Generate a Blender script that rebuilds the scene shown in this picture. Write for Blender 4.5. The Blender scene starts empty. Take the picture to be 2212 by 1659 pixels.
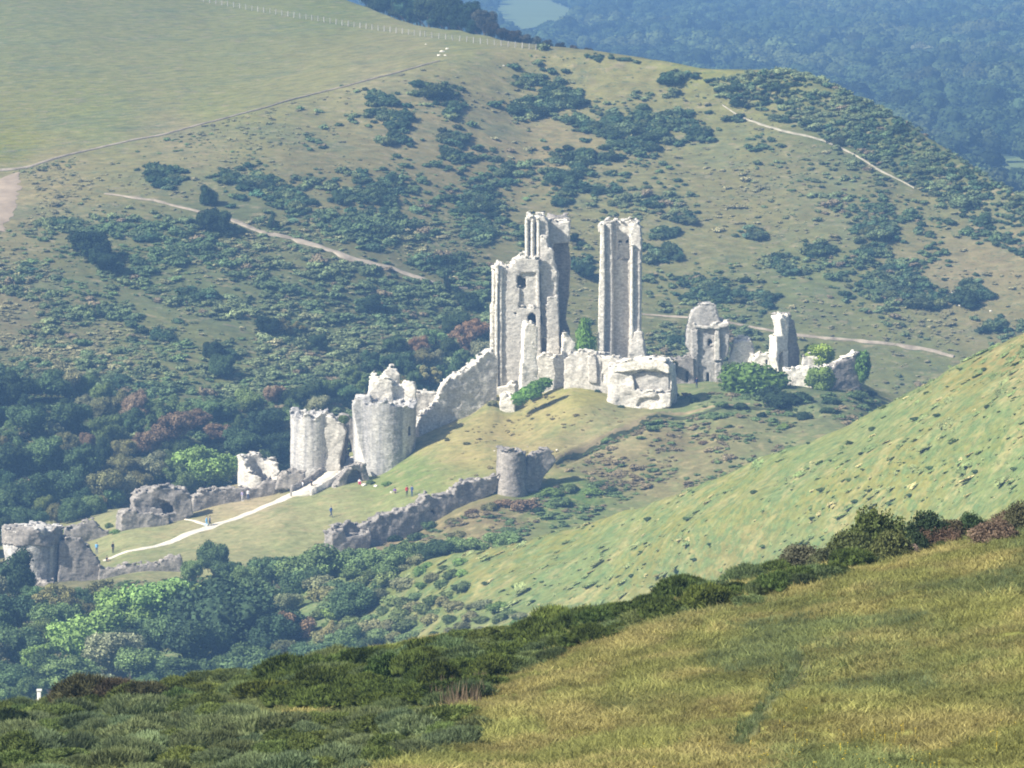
import bpy, bmesh, math, random
import numpy as np
from mathutils import Vector, Matrix
from mathutils.bvhtree import BVHTree

# ------------------------------------------------------------------ camera, light, exposure
scene = bpy.context.scene
COL = scene.collection
CAM_Z = 125.0
PITCH = math.radians(5.5)
FPX = 12745.0                                   # focal length in units of a 2212 px wide frame
cam_d = bpy.data.cameras.new('camera')
cam_d.sensor_width = 36.0
cam_d.lens = 36.0 * FPX / 2212.0
cam_d.clip_start = 1.0
cam_d.clip_end = 20000.0
cam = bpy.data.objects.new('camera', cam_d)
cam.location = (0, 0, CAM_Z)
cam.rotation_euler = (math.pi / 2 - PITCH, 0, 0)
COL.objects.link(cam)
scene.camera = cam

SUN_EL = math.radians(39.0)
SUN_AZ = math.radians(-119.0)                   # measured from +Y (view direction) towards +X: left and a little behind the camera
sun_dir = Vector((math.sin(SUN_AZ) * math.cos(SUN_EL), math.cos(SUN_AZ) * math.cos(SUN_EL), math.sin(SUN_EL)))
world = bpy.data.worlds.new("World")
scene.world = world
world.use_nodes = True
wn = world.node_tree
for n in list(wn.nodes):
    wn.nodes.remove(n)
sky = wn.nodes.new('ShaderNodeTexSky')
sky.sky_type = 'NISHITA'
sky.sun_disc = False
sky.sun_elevation = SUN_EL
sky.sun_rotation = SUN_AZ
sky.dust_density = 2.2
sky.ozone_density = 1.0
bg = wn.nodes.new('ShaderNodeBackground')
bg.inputs['Strength'].default_value = 0.072
wo = wn.nodes.new('ShaderNodeOutputWorld')
wn.links.new(sky.outputs[0], bg.inputs[0])
wn.links.new(bg.outputs[0], wo.inputs[0])
sun_d = bpy.data.lights.new('sun', 'SUN')
sun_d.energy = 5.0
sun_d.angle = math.radians(0.5)
sun_d.color = (1.0, 0.94, 0.83)
sun = bpy.data.objects.new('sun', sun_d)
sun.rotation_euler = sun_dir.to_track_quat('Z', 'Y').to_euler()
sun.location = (-300, -100, 500)
COL.objects.link(sun)
scene.view_settings.view_transform = 'Standard'
scene.view_settings.look = 'None'
scene.view_settings.exposure = 0.9
scene.view_settings.gamma = 1.0
scene.view_settings.use_curve_mapping = False
scene.cycles.volume_bounces = 0
scene.cycles.filter_width = 1.9
scene.cycles.max_bounces = 4
scene.cycles.diffuse_bounces = 2
HAZE_DENSITY = 0.00020
HAZE_COLOR = (0.27, 0.54, 1.0)

rng = np.random.default_rng(11)
random.seed(5)

# ------------------------------------------------------------------ geometry helpers
CP, SP = math.cos(PITCH), math.sin(PITCH)

def ray(px, py):
    a = (np.asarray(px, float) - 1106.0) / FPX
    b = (829.5 - np.asarray(py, float)) / FPX
    return a, CP + b * SP, -SP + b * CP          # x, y, z of the direction

def P(px, py, Y):
    dx, dy, dz = ray(px, py)
    t = np.asarray(Y, float) / dy
    return np.stack(np.broadcast_arrays(dx * t, dy * t, CAM_Z + dz * t), -1)

def to_s(pts):
    p = np.asarray(pts, float)
    x, y, z = p[..., 0], p[..., 1], p[..., 2] - CAM_Z
    d = y * CP - z * SP
    u = y * SP + z * CP
    return 1106.0 + FPX * x / d, 829.5 - FPX * u / d

def pchip(xs, ys, x):
    xs = np.asarray(xs, float); ys = np.asarray(ys, float); x = np.asarray(x, float)
    h = np.diff(xs); d = np.diff(ys) / h
    m = np.zeros_like(ys)
    for i in range(1, len(xs) - 1):
        if d[i - 1] * d[i] > 0:
            w1 = 2 * h[i] + h[i - 1]; w2 = h[i] + 2 * h[i - 1]
            m[i] = (w1 + w2) / (w1 / d[i - 1] + w2 / d[i])
    m[0] = d[0]; m[-1] = d[-1]
    xc = np.clip(x, xs[0], xs[-1])
    i = np.clip(np.searchsorted(xs, xc) - 1, 0, len(xs) - 2)
    t = (xc - xs[i]) / h[i]
    return ((2*t**3 - 3*t**2 + 1) * ys[i] + (t**3 - 2*t**2 + t) * h[i] * m[i]
            + (-2*t**3 + 3*t**2) * ys[i+1] + (t**3 - t**2) * h[i] * m[i+1])

_LAT = np.random.default_rng(3).random((64, 64, 64)).astype(np.float32) * 2 - 1

def noise3(x, y, z):
    xi = np.floor(x).astype(int); yi = np.floor(y).astype(int); zi = np.floor(z).astype(int)
    fx = x - xi; fy = y - yi; fz = z - zi
    fx = fx*fx*(3-2*fx); fy = fy*fy*(3-2*fy); fz = fz*fz*(3-2*fz)
    x0 = xi & 63; x1 = (xi+1) & 63; y0 = yi & 63; y1 = (yi+1) & 63; z0 = zi & 63; z1 = (zi+1) & 63
    L = _LAT
    c00 = L[x0,y0,z0]*(1-fx) + L[x1,y0,z0]*fx
    c10 = L[x0,y1,z0]*(1-fx) + L[x1,y1,z0]*fx
    c01 = L[x0,y0,z1]*(1-fx) + L[x1,y0,z1]*fx
    c11 = L[x0,y1,z1]*(1-fx) + L[x1,y1,z1]*fx
    return (c00*(1-fy)+c10*fy)*(1-fz) + (c01*(1-fy)+c11*fy)*fz

def fbm(x, y, z=0.0, oct=3):
    x = np.asarray(x, float); y = np.asarray(y, float); z = np.zeros_like(x) + z
    s = 0; a = 1.0; t = 0
    for k in range(oct):
        s = s + a * noise3(x * 2**k + 7.3*k, y * 2**k + 3.1*k, z * 2**k + 1.7*k)
        t += a; a *= 0.5
    return s / t * 1.6

def lin(r, g, b):                                # 0-255 sRGB -> linear
    f = lambda c: c/12.92 if c <= 0.04045 else ((c+0.055)/1.055)**2.4
    return tuple(f(v/255.0) for v in (r, g, b))

def mesh_from(name, verts, faces, smooth=False):
    """verts (n,3), faces (m,3) or (m,4) arrays"""
    verts = np.asarray(verts, np.float32); faces = np.asarray(faces, np.int32)
    me = bpy.data.meshes.new(name)
    n, k = faces.shape
    me.vertices.add(len(verts)); me.vertices.foreach_set('co', verts.ravel())
    me.loops.add(n * k); me.loops.foreach_set('vertex_index', faces.ravel())
    me.polygons.add(n)
    me.polygons.foreach_set('loop_start', np.arange(0, n * k, k, dtype=np.int32))
    me.update(calc_edges=True)
    if smooth:
        me.polygons.foreach_set('use_smooth', np.ones(n, bool))
    me.validate()
    return me

def link(name, me, mat=None, parent=None, loc=None):
    o = bpy.data.objects.new(name, me)
    if mat is not None and me is not None and not len(me.materials):
        me.materials.append(mat)
    COL.objects.link(o)
    if parent is not None:
        o.parent = parent
    if loc is not None:
        o.location = loc
    return o

USED = {}
def tag(o, label, cat, group=None):
    o['label'] = label; o['category'] = cat
    if group: o['group'] = group
    USED[label] = USED.get(label, 0) + 1
    return o

def struct(o):
    o['kind'] = 'structure'; return o

def stuff(o, label, cat=None):
    o['kind'] = 'stuff'; o['label'] = label
    if cat: o['category'] = cat
    return o

# ------------------------------------------------------------------ materials
def new_mat(name):
    m = bpy.data.materials.new(name); m.use_nodes = True
    nt = m.node_tree
    for n in list(nt.nodes): nt.nodes.remove(n)
    out = nt.nodes.new('ShaderNodeOutputMaterial')
    b = nt.nodes.new('ShaderNodeBsdfPrincipled')
    b.inputs['Roughness'].default_value = 0.9
    b.inputs['Specular IOR Level'].default_value = 0.0
    nt.links.new(b.outputs[0], out.inputs[0])
    return m, nt, b

def node(nt, t, **kw):
    n = nt.nodes.new(t)
    for k, v in kw.items():
        if k.startswith('i_'):
            n.inputs[int(k[2:])].default_value = v
        else:
            setattr(n, k, v)
    return n

def nz(nt, vec, scale, detail=3.0, rough=0.6):
    n = nt.nodes.new('ShaderNodeTexNoise')
    n.inputs['Scale'].default_value = scale; n.inputs['Detail'].default_value = detail
    n.inputs['Roughness'].default_value = rough
    nt.links.new(vec, n.inputs['Vector'])
    return n.outputs['Fac']

def ramp(nt, fac, p0, p1, c0=(0,0,0,1), c1=(1,1,1,1)):
    r = nt.nodes.new('ShaderNodeValToRGB')
    r.color_ramp.elements[0].position = p0; r.color_ramp.elements[1].position = p1
    r.color_ramp.elements[0].color = c0 if len(c0) == 4 else (*c0, 1)
    r.color_ramp.elements[1].color = c1 if len(c1) == 4 else (*c1, 1)
    nt.links.new(fac, r.inputs[0])
    return r.outputs[0]

def mix(nt, fac, a, b, mode='MIX'):
    m = nt.nodes.new('ShaderNodeMix'); m.data_type = 'RGBA'; m.blend_type = mode
    for sock, v in ((m.inputs[0], fac), (m.inputs[6], a), (m.inputs[7], b)):
        if hasattr(v, 'links'):
            nt.links.new(v, sock)
        else:
            sock.default_value = v if not isinstance(v, tuple) else (*v[:3], 1)
    return m.outputs[2]

def scaled_pos(nt, sc=(1, 1, 1), rot=(0, 0, 0)):
    g = nt.nodes.new('ShaderNodeNewGeometry')
    mp = nt.nodes.new('ShaderNodeMapping')
    mp.inputs['Scale'].default_value = sc; mp.inputs['Rotation'].default_value = rot
    nt.links.new(g.outputs['Position'], mp.inputs['Vector'])
    return mp.outputs[0]

def ground_mat(name, scales, alt, spread=0.5, stretch=(1, 1, 1), rot=(0, 0, 0), fine=None, bump=0.3):
    """colour from the 'tint' attribute, drifting towards the colours in alt by noise at the given scales"""
    m, nt, b = new_mat(name)
    at = node(nt, 'ShaderNodeAttribute', attribute_name='tint')
    c = at.outputs['Color']
    pos = scaled_pos(nt, stretch, rot)
    for (s, colr, lo, hi, amt) in alt:
        f = ramp(nt, nz(nt, pos, s, 4.0, 0.65), lo, hi)
        mm = nt.nodes.new('ShaderNodeMath'); mm.operation = 'MULTIPLY'
        nt.links.new(f, mm.inputs[0]); mm.inputs[1].default_value = amt
        c = mix(nt, mm.outputs[0], c, colr)
    f2 = ramp(nt, nz(nt, pos, scales[0], 5.0, 0.7), 0.25, 0.75, (1-spread,)*3, (1+spread,)*3)
    c = mix(nt, 1.0, c, f2, 'MULTIPLY')
    nt.links.new(c, b.inputs['Base Color'])
    if bump:
        bp = nt.nodes.new('ShaderNodeBump'); bp.inputs['Strength'].default_value = bump
        bp.inputs['Distance'].default_value = 0.4 / scales[0]
        nt.links.new(nz(nt, pos, scales[0] * 1.3, 4.0, 0.7), bp.inputs['Height'])
        nt.links.new(bp.outputs[0], b.inputs['Normal'])
    return m

def foliage_mat(name, spread=0.45, inst=False, noise_scale=0.25, trans=0.0):
    """colour = object colour (or the instancer's tint) varied per leaf ('tone') and by clump"""
    m, nt, b = new_mat(name)
    if inst:
        a = node(nt, 'ShaderNodeAttribute', attribute_name='tint'); a.attribute_type = 'INSTANCER'
        base = a.outputs['Color']
    else:
        base = nt.nodes.new('ShaderNodeObjectInfo').outputs['Color']
    t = node(nt, 'ShaderNodeAttribute', attribute_name='tone')
    v = ramp(nt, t.outputs['Fac'], 0.0, 1.0, (1-spread,)*3, (1+spread,)*3)
    c = mix(nt, 1.0, base, v, 'MULTIPLY')
    pos = scaled_pos(nt)
    w = ramp(nt, nz(nt, pos, noise_scale, 3.0), 0.3, 0.7, (0.8, 0.8, 0.82), (1.2, 1.2, 1.12))
    c = mix(nt, 1.0, c, w, 'MULTIPLY')
    nt.links.new(c, b.inputs['Base Color'])
    b.inputs['Roughness'].default_value = 0.75
    if trans:
        out = [n for n in nt.nodes if n.type == 'OUTPUT_MATERIAL'][0]
        tr = nt.nodes.new('ShaderNodeBsdfTranslucent'); nt.links.new(c, tr.inputs[0])
        ms = nt.nodes.new('ShaderNodeMixShader'); ms.inputs[0].default_value = trans
        nt.links.new(b.outputs[0], ms.inputs[1]); nt.links.new(tr.outputs[0], ms.inputs[2])
        nt.links.new(ms.outputs[0], out.inputs[0])
    return m

def plain_mat(name, colr, rough=0.8, var=0.15, scale=3.0):
    m, nt, b = new_mat(name)
    pos = scaled_pos(nt)
    v = ramp(nt, nz(nt, pos, scale, 3.0), 0.3, 0.7, (1-var,)*3, (1+var,)*3)
    nt.links.new(mix(nt, 1.0, (*colr,), v, 'MULTIPLY'), b.inputs['Base Color'])
    b.inputs['Roughness'].default_value = rough
    return m

def stone_mat(name, pale, grey, dark, stain=0.5, lichen=0.25):
    m, nt, b = new_mat(name)
    pos = scaled_pos(nt)
    streak = scaled_pos(nt, (1, 1, 0.07))
    c = mix(nt, ramp(nt, nz(nt, pos, 0.35, 5.0, 0.65), 0.35, 0.7), pale, grey)
    s = ramp(nt, nz(nt, streak, 0.8, 4.0, 0.6), 0.44, 0.62)
    k = nt.nodes.new('ShaderNodeMath'); k.operation = 'MULTIPLY'; nt.links.new(s, k.inputs[0]); k.inputs[1].default_value = stain
    c = mix(nt, k.outputs[0], c, dark)
    l = ramp(nt, nz(nt, pos, 0.9, 4.0, 0.7), 0.6, 0.75)
    k2 = nt.nodes.new('ShaderNodeMath'); k2.operation = 'MULTIPLY'; nt.links.new(l, k2.inputs[0]); k2.inputs[1].default_value = lichen
    c = mix(nt, k2.outputs[0], c, (0.36, 0.29, 0.14))
    wide = ramp(nt, nz(nt, scaled_pos(nt, (1, 1, 0.04)), 0.33, 2.0, 0.5), 0.44, 0.6)
    k3 = nt.nodes.new('ShaderNodeMath'); k3.operation = 'MULTIPLY'; nt.links.new(wide, k3.inputs[0]); k3.inputs[1].default_value = stain * 0.6
    c = mix(nt, k3.outputs[0], c, dark)
    # rubble: cells a third of a metre across
    vo = nt.nodes.new('ShaderNodeTexVoronoi'); vo.inputs['Scale'].default_value = 2.6
    nt.links.new(scaled_pos(nt, (1, 1, 1.6)), vo.inputs['Vector'])
    r = nt.nodes.new('ShaderNodeSeparateColor'); nt.links.new(vo.outputs['Color'], r.inputs[0])
    v = ramp(nt, r.outputs[0], 0.0, 1.0, (0.78,)*3, (1.18,)*3)
    c = mix(nt, 1.0, c, v, 'MULTIPLY')
    f = ramp(nt, nz(nt, pos, 4.0, 5.0, 0.75), 0.3, 0.7, (0.72,)*3, (1.22,)*3)
    c = mix(nt, 1.0, c, f, 'MULTIPLY')
    f = ramp(nt, nz(nt, scaled_pos(nt, (1, 1, 1.8)), 1.1, 4.0, 0.7), 0.34, 0.6, (0.87, 0.86, 0.85), (1.08,)*3)
    c = mix(nt, 1.0, c, f, 'MULTIPLY')
    nt.links.new(c, b.inputs['Base Color'])
    bp = nt.nodes.new('ShaderNodeBump'); bp.inputs['Strength'].default_value = 0.35; bp.inputs['Distance'].default_value = 0.10
    h = nt.nodes.new('ShaderNodeMath'); h.operation = 'ADD'
    nt.links.new(nz(nt, pos, 2.2, 5.0, 0.7), h.inputs[0]); nt.links.new(vo.outputs['Distance'], h.inputs[1])
    nt.links.new(h.outputs[0], bp.inputs['Height']); nt.links.new(bp.outputs[0], b.inputs['Normal'])
    b.inputs['Roughness'].default_value = 0.95
    return m
# ------------------------------------------------------------------ the land
TERRAIN = []                                     # (name, BVHTree)

def idw(px, py, pts):
    """smooth colour field from control points (px, py, colour)"""
    q = np.array([[a, b] for a, b, _ in pts], float); c = np.array([k for *_, k in pts], float)
    w = 1.0 / (((px[:, None] - q[:, 0])**2 + ((py[:, None] - q[:, 1]) * 1.6)**2 + 900.0) ** 1.6)
    return (w[:, :, None] * c).sum(1) / w.sum(1)[:, None]

def sheet(name, V, mat, tints, amp=0.3, wl=14.0, gain=1.0):
    """V: grid (columns, rows, 3)"""
    nc, nr, _ = V.shape
    n = fbm(V[..., 0] / wl, V[..., 1] / wl, 0.3, 4) * amp
    V = V.copy(); V[..., 2] += n
    idx = np.arange(nc * nr).reshape(nc, nr)
    f = np.stack([idx[:-1, :-1], idx[1:, :-1], idx[1:, 1:], idx[:-1, 1:]], -1).reshape(-1, 4)
    verts = V.reshape(-1, 3)
    me = mesh_from(name, verts, f, smooth=True)
    px, py = to_s(verts)
    colr = tints(px, py, verts) if callable(tints) else idw(px, py, tints)
    colr = colr * np.asarray(gain)
    ca = me.color_attributes.new('tint', 'FLOAT_COLOR', 'POINT')
    buf = np.ones((len(verts), 4), np.float32); buf[:, :3] = colr
    ca.data.foreach_set('color', buf.ravel())
    o = struct(link(name, me, mat))
    TERRAIN.append((name, BVHTree.FromPolygons([tuple(v) for v in verts], [tuple(q) for q in f])))
    return V

def layer_grid(contours, pxs, per=40):
    """contours: list of control-point lists (px, py, Y); an entry may instead be ('back', dY, z) after the last crest"""
    prof = []
    for c in contours:
        if c[0] == 'back':
            prev = prof[-1]
            y = prev[1] + c[1]
            x = prev[0] / prev[1] * y
            z = np.full_like(y, c[2]) if c[2] > -1e3 else prev[2] + (c[2] + 1e4)
            prof.append((x, y, z))
        else:
            a = np.array(c, float)
            p = P(pxs, pchip(a[:, 0], a[:, 1], pxs), pchip(a[:, 0], a[:, 2], pxs))
            prof.append((p[:, 0], p[:, 1], p[:, 2]))
    A = np.array(prof)                           # contour, coord, column
    ts = np.linspace(0, len(prof) - 1, (len(prof) - 1) * per + 1)
    V = np.zeros((len(pxs), len(ts), 3))
    for i in range(len(pxs)):
        yy = pchip(np.arange(len(prof)), A[:, 1, i], ts)
        zz = np.interp(ts, np.arange(len(prof)), A[:, 2, i])
        # soften the kinks a little but keep the crests
        k = 3
        zs = np.convolve(np.pad(zz, k, mode='edge'), np.ones(2*k+1)/(2*k+1), 'valid')
        V[i, :, 1] = yy; V[i, :, 2] = zs
        V[i, :, 0] = A[0, 0, i] / A[0, 1, i] * yy
    return V

DRY = (0.30, 0.255, 0.12); TAN = (0.33, 0.27, 0.155); GRN = (0.15, 0.20, 0.06); SAGE = (0.20, 0.225, 0.11)

# valley floor: one sheet right out to the limits of the haze
def valley_tint(px, py, v):
    return np.tile(np.array([0.075, 0.105, 0.045]), (len(v), 1))
gx = np.concatenate([np.linspace(-3900, -700, 30), np.linspace(-650, 900, 90), np.linspace(1000, 3900, 30)])
gy = np.concatenate([np.linspace(-280, 400, 20), np.linspace(420, 5200, 170)])
V = np.zeros((len(gx), len(gy), 3)); V[..., 0] = gx[:, None]; V[..., 1] = gy[None, :]; V[..., 2] = 2.0
MAT_VALLEY = ground_mat('valley_grass', (0.3,), [(0.01, (0.16, 0.19, 0.08), 0.45, 0.6, 0.7)], 0.3)
sheet('valley_floor', V, MAT_VALLEY, valley_tint, 0.8, 90.0)

# far hill with its scrub slope, plateau field and far side
FAR = [
 [(-700,1160,1000),(0,1130,1015),(300,1100,1035),(600,1050,1070),(900,980,1110),(1100,930,1130),(1500,900,1150),(2000,880,1160),(2900,850,1165)],
 [(-700,780,1105),(0,760,1120),(600,720,1150),(1100,640,1190),(1500,600,1205),(2000,600,1205),(2900,620,1190)],
 [(-700,490,1190),(0,365,1230),(400,275,1255),(700,195,1275),(950,130,1290),(1150,103,1300),(1350,122,1295),(1550,152,1290),(1700,160,1285),(1850,212,1275),(2000,300,1260),(2150,395,1240),(2400,540,1210),(2900,640,1200)],
 [(-700,-100,1560),(0,-120,1560),(440,-80,1560),(700,-25,1500),(780,2,1470),(870,38,1420),(1000,66,1370),(1150,95,1325),(1350,119,1312),(1550,149,1305),(1700,157,1300),(1850,209,1290),(2000,297,1275),(2150,392,1255),(2400,537,1225),(2900,636,1215)],
 ('back', 120, -1e4 - 28), ('back', 260, 1.0)]
FAR_T = [(-300,200,(0.29,0.31,0.13)),(0,50,(0.27,0.29,0.13)),(200,250,(0.29,0.31,0.12)),(20,320,(0.29,0.30,0.08)),(500,100,(0.30,0.31,0.14)),(700,150,(0.34,0.33,0.16)),
 (450,230,(0.30,0.31,0.13)),(900,110,(0.34,0.32,0.17)),(700,20,(0.25,0.28,0.10)),(1000,75,(0.30,0.31,0.13)),(560,-20,(0.27,0.29,0.12)),(300,-100,(0.28,0.30,0.13)),
 (400,290,(0.35,0.31,0.19)),(800,180,(0.36,0.33,0.20)),(100,365,(0.36,0.31,0.18)),(10,420,(0.46,0.38,0.24)),(-200,450,(0.35,0.30,0.18)),
 (900,260,(0.34,0.29,0.17)),(1060,330,(0.34,0.29,0.17)),(1160,320,(0.38,0.32,0.19)),(1100,130,(0.34,0.31,0.17)),(1400,180,(0.32,0.30,0.15)),(1550,200,(0.31,0.30,0.14)),(1500,150,(0.32,0.34,0.12)),
 (1350,450,(0.31,0.30,0.16)),(700,380,(0.27,0.24,0.13)),(940,400,(0.30,0.26,0.15)),(930,550,(0.22,0.21,0.12)),(1750,400,(0.29,0.27,0.15)),(1600,450,(0.29,0.27,0.14)),(2000,450,(0.30,0.28,0.15)),
 (2150,560,(0.34,0.29,0.18)),(2050,600,(0.34,0.29,0.19)),(2120,700,(0.31,0.28,0.16)),(1750,600,(0.22,0.25,0.12)),(1600,720,(0.20,0.22,0.11)),(1900,700,(0.24,0.25,0.12)),(2000,780,(0.21,0.23,0.11)),
 (1850,300,(0.16,0.19,0.09)),(2000,360,(0.16,0.19,0.09)),(400,600,(0.17,0.20,0.10)),(200,560,(0.20,0.21,0.11)),(50,500,(0.30,0.27,0.16)),(500,480,(0.17,0.19,0.10)),(300,760,(0.25,0.27,0.13)),
 (450,820,(0.25,0.27,0.13)),(150,740,(0.22,0.22,0.13)),(700,700,(0.14,0.17,0.08)),(900,700,(0.13,0.16,0.08)),(600,880,(0.12,0.14,0.07)),(200,950,(0.08,0.11,0.05)),(600,1000,(0.07,0.1,0.05)),(20,670,(0.27,0.24,0.16))]
MAT_FAR = ground_mat('downland_turf', (0.55,), [(0.045, (0.105, 0.13, 0.065), 0.52, 0.66, 0.5), (0.25, (0.085, 0.105, 0.055), 0.53, 0.66, 0.6), (0.5, (0.27, 0.215, 0.13), 0.54, 0.66, 0.55), (1.1, (0.06, 0.08, 0.04), 0.53, 0.62, 0.7)], 0.45, stretch=(0.7, 1.2, 1.2))
V = layer_grid(FAR, np.arange(-700, 2901, 8.0), 44)
FARV = sheet('far_hill', V, MAT_FAR, FAR_T, 0.6, 18.0, (0.55, 0.54, 0.43))

# castle hill
def tps(pts):
    q = np.array([[a, b] for a, b, _ in pts], float) / 1000.0; y = np.array([c for *_, c in pts], float)
    def phi(r2): return 0.5 * r2 * np.log(r2 + 1e-9)
    n = len(q)
    K = phi(((q[:, None] - q[None])**2).sum(-1)) + np.eye(n) * 1e-4
    Pm = np.hstack([np.ones((n, 1)), q])
    A = np.block([[K, Pm], [Pm.T, np.zeros((3, 3))]])
    w = np.linalg.solve(A, np.concatenate([y, np.zeros(3)]))
    def f(px, py):
        z = np.stack([np.ravel(px), np.ravel(py)], -1) / 1000.0
        r = phi(((z[:, None] - q[None])**2).sum(-1)) @ w[:n] + w[n] + z @ w[n+1:]
        return r.reshape(np.shape(px))
    return f
CREST = [(-500,1190,975),(0,1180,978),(260,1112,985),(420,1072,992),(600,1030,1000),(760,962,1008),(900,900,1012),(1000,852,1016),(1100,818,1020),(1250,802,1022),(1400,796,1025),(1500,806,1027),(1650,800,1030),(1800,806,1030),(1900,842,1028),(2100,885,1025),(2600,950,1020)]
CAS = [(-400,1350,880),(0,1330,885),(300,1320,885),(600,1300,890),(800,1290,890),(1100,1300,885),(1500,1250,890),(2000,1150,900),(2600,1050,920),
 (0,1270,925),(130,1262,926),(220,1250,928),(400,1238,930),(600,1215,933),(720,1197,936),(890,1150,939),(1000,1093,942),(1072,1065,946),(1140,1060,948),
 (225,1213,946),(450,1137,962),(600,1120,958),(716,1118,955),(600,1180,942),(850,1070,960),(960,1050,956),
 (260,1156,964),(360,1130,970),(420,1109,975),(600,1062,984),(660,1045,985),(770,990,994),(820,1035,978),(900,960,988),
 (1000,1000,968),(945,935,990),(1060,855,1001),(1090,905,994),(1240,842,998),(1320,870,991),(1380,892,986),(1450,880,990),(1130,960,976),(1250,950,973),(1050,1010,962),
 (1200,1000,959),(1400,920,975),(1640,880,986),(1520,840,1003),(1700,835,1004),(1860,850,1006),(1300,1020,955),(1500,950,968),(1700,905,978),(1400,1000,958)] + CREST
fY = tps(CAS)
pxs = np.arange(-500, 2601, 8.0)
ca_ = np.array(CREST, float)
top = pchip(ca_[:, 0], ca_[:, 1], pxs)
bot = np.interp(pxs, [-500, 0, 800, 1500, 2000, 2600], [1360, 1345, 1300, 1265, 1170, 1080])
rows = np.linspace(0, 1, 120)
PX = np.repeat(pxs[:, None], len(rows), 1); PY = bot[:, None] + (top - bot)[:, None] * rows[None]
Vf = P(PX, PY, fY(PX, PY))
def near_line(px, py, line):
    line = np.asarray(line, float); best = np.full(px.shape, 1e9); sg = np.zeros(px.shape)
    for a, b in zip(line[:-1], line[1:]):
        e = b - a; t = np.clip(((px-a[0])*e[0] + (py-a[1])*e[1]) / (e @ e), 0, 1)
        dx, dy = px - a[0] - e[0]*t, py - a[1] - e[1]*t; d = np.hypot(dx, dy)
        m = d < best; best = np.where(m, d, best); sg = np.where(m, np.sign(dy), sg)
    return best * sg
BANK = [(1130,1030),(1200,998),(1280,962),(1360,926),(1440,902),(1530,888),(1640,880),(1760,888)]
db = near_line(PX, PY, BANK)                      # below the line positive
Vf[..., 2] += 0.7*np.exp(-((db+8)/7)**2) - 0.9*np.exp(-((db-5)/6)**2)
back = []
last = Vf[:, -1]
for dy, fr in ((12, 0.88), (28, 0.6), (50, 0.3), (85, 0.03), (120, -0.05)):
    q = last.copy(); q[:, 1] += dy; q[:, 0] = last[:, 0] / last[:, 1] * q[:, 1]; q[:, 2] = 1.5 + (last[:, 2] - 1.5) * fr
    back.append(q)
front = []
first = Vf[:, 0]
for dy, zz in ((-60, 0.5),):
    q = first.copy(); q[:, 1] += dy; q[:, 0] = first[:, 0] / first[:, 1] * q[:, 1]; q[:, 2] = zz
    front.append(q)
V = np.stack(front + [Vf[:, i] for i in range(Vf.shape[1])] + back, 1)
CAS_T = [(300,1180,(0.31,0.33,0.16)),(500,1150,(0.31,0.32,0.16)),(700,1080,(0.30,0.32,0.15)),(650,1180,(0.30,0.32,0.15)),(500,1200,(0.27,0.28,0.14)),(850,1090,(0.27,0.31,0.13)),(530,1080,(0.42,0.36,0.23)),(450,1105,(0.38,0.34,0.20)),
 (900,1020,(0.17,0.24,0.08)),(860,1050,(0.20,0.26,0.09)),(950,950,(0.38,0.35,0.15)),(1000,980,(0.37,0.33,0.14)),(1080,960,(0.37,0.32,0.14)),(1200,900,(0.34,0.31,0.13)),(1250,850,(0.33,0.32,0.11)),(1150,1000,(0.33,0.29,0.14)),
 (1000,1045,(0.24,0.28,0.10)),(1300,960,(0.33,0.29,0.16)),(1350,915,(0.34,0.30,0.16)),(1330,900,(0.24,0.26,0.12)),(1500,850,(0.19,0.24,0.11)),(1500,885,(0.20,0.25,0.12)),(1600,865,(0.16,0.22,0.10)),(1450,950,(0.22,0.19,0.10)),(1300,1010,(0.21,0.18,0.10)),(1550,930,(0.22,0.21,0.10)),
 (1650,910,(0.20,0.21,0.10)),(1400,1010,(0.22,0.20,0.10)),(1250,1060,(0.10,0.18,0.05)),(1180,1080,(0.10,0.17,0.05)),(950,1150,(0.20,0.17,0.09)),(1050,1110,(0.22,0.18,0.10)),(830,1200,(0.24,0.18,0.12)),(780,1230,(0.22,0.2,0.11)),(600,1260,(0.18,0.2,0.09)),(200,1290,(0.18,0.18,0.1)),(1750,850,(0.12,0.16,0.08)),(1900,850,(0.2,0.22,0.1))]
MAT_CAS = ground_mat('castle_turf', (0.7,), [(0.10, (0.13, 0.165, 0.065), 0.5, 0.66, 0.55), (0.45, (0.30, 0.245, 0.125), 0.52, 0.66, 0.55), (0.8, (0.12, 0.14, 0.06), 0.54, 0.66, 0.5)], 0.32)
CASGRID = sheet('castle_hill', V, MAT_CAS, CAS_T, 0.35, 6.0, (0.74, 0.71, 0.68))

# hillside on the right between the valley and the castle
MIDC = [
 [(-700,1640,760),(0,1620,765),(700,1580,750),(1400,1500,700),(2212,1350,600),(2900,1150,560)],
 [(-700,1590,815),(0,1560,818),(400,1520,812),(700,1480,802),(850,1450,795),(1000,1400,785),(1400,1330,765),(1700,1270,732),(2000,1200,700),(2212,1130,675),(2900,900,620)],
 [(-700,1480,845),(0,1450,845),(400,1400,850),(700,1300,845),(830,1270,835),(1000,1260,812),(1300,1200,790),(1500,1140,770),(1650,1080,757),(1800,1030,745),(1950,970,733),(2100,900,722),(2212,840,716),(2900,560,690)],
 [(-700,1440,862),(0,1420,862),(400,1370,865),(600,1320,860),(700,1262,856),(830,1224,846),(1000,1195,828),(1100,1172,820),(1300,1120,806),(1500,1052,790),(1650,985,780),(1800,930,770),(1950,850,762),(2100,770,754),(2212,712,750),(2900,370,730)],
 ('back', 25, -1e4 - 4), ('back', 110, 1.0)]
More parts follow.
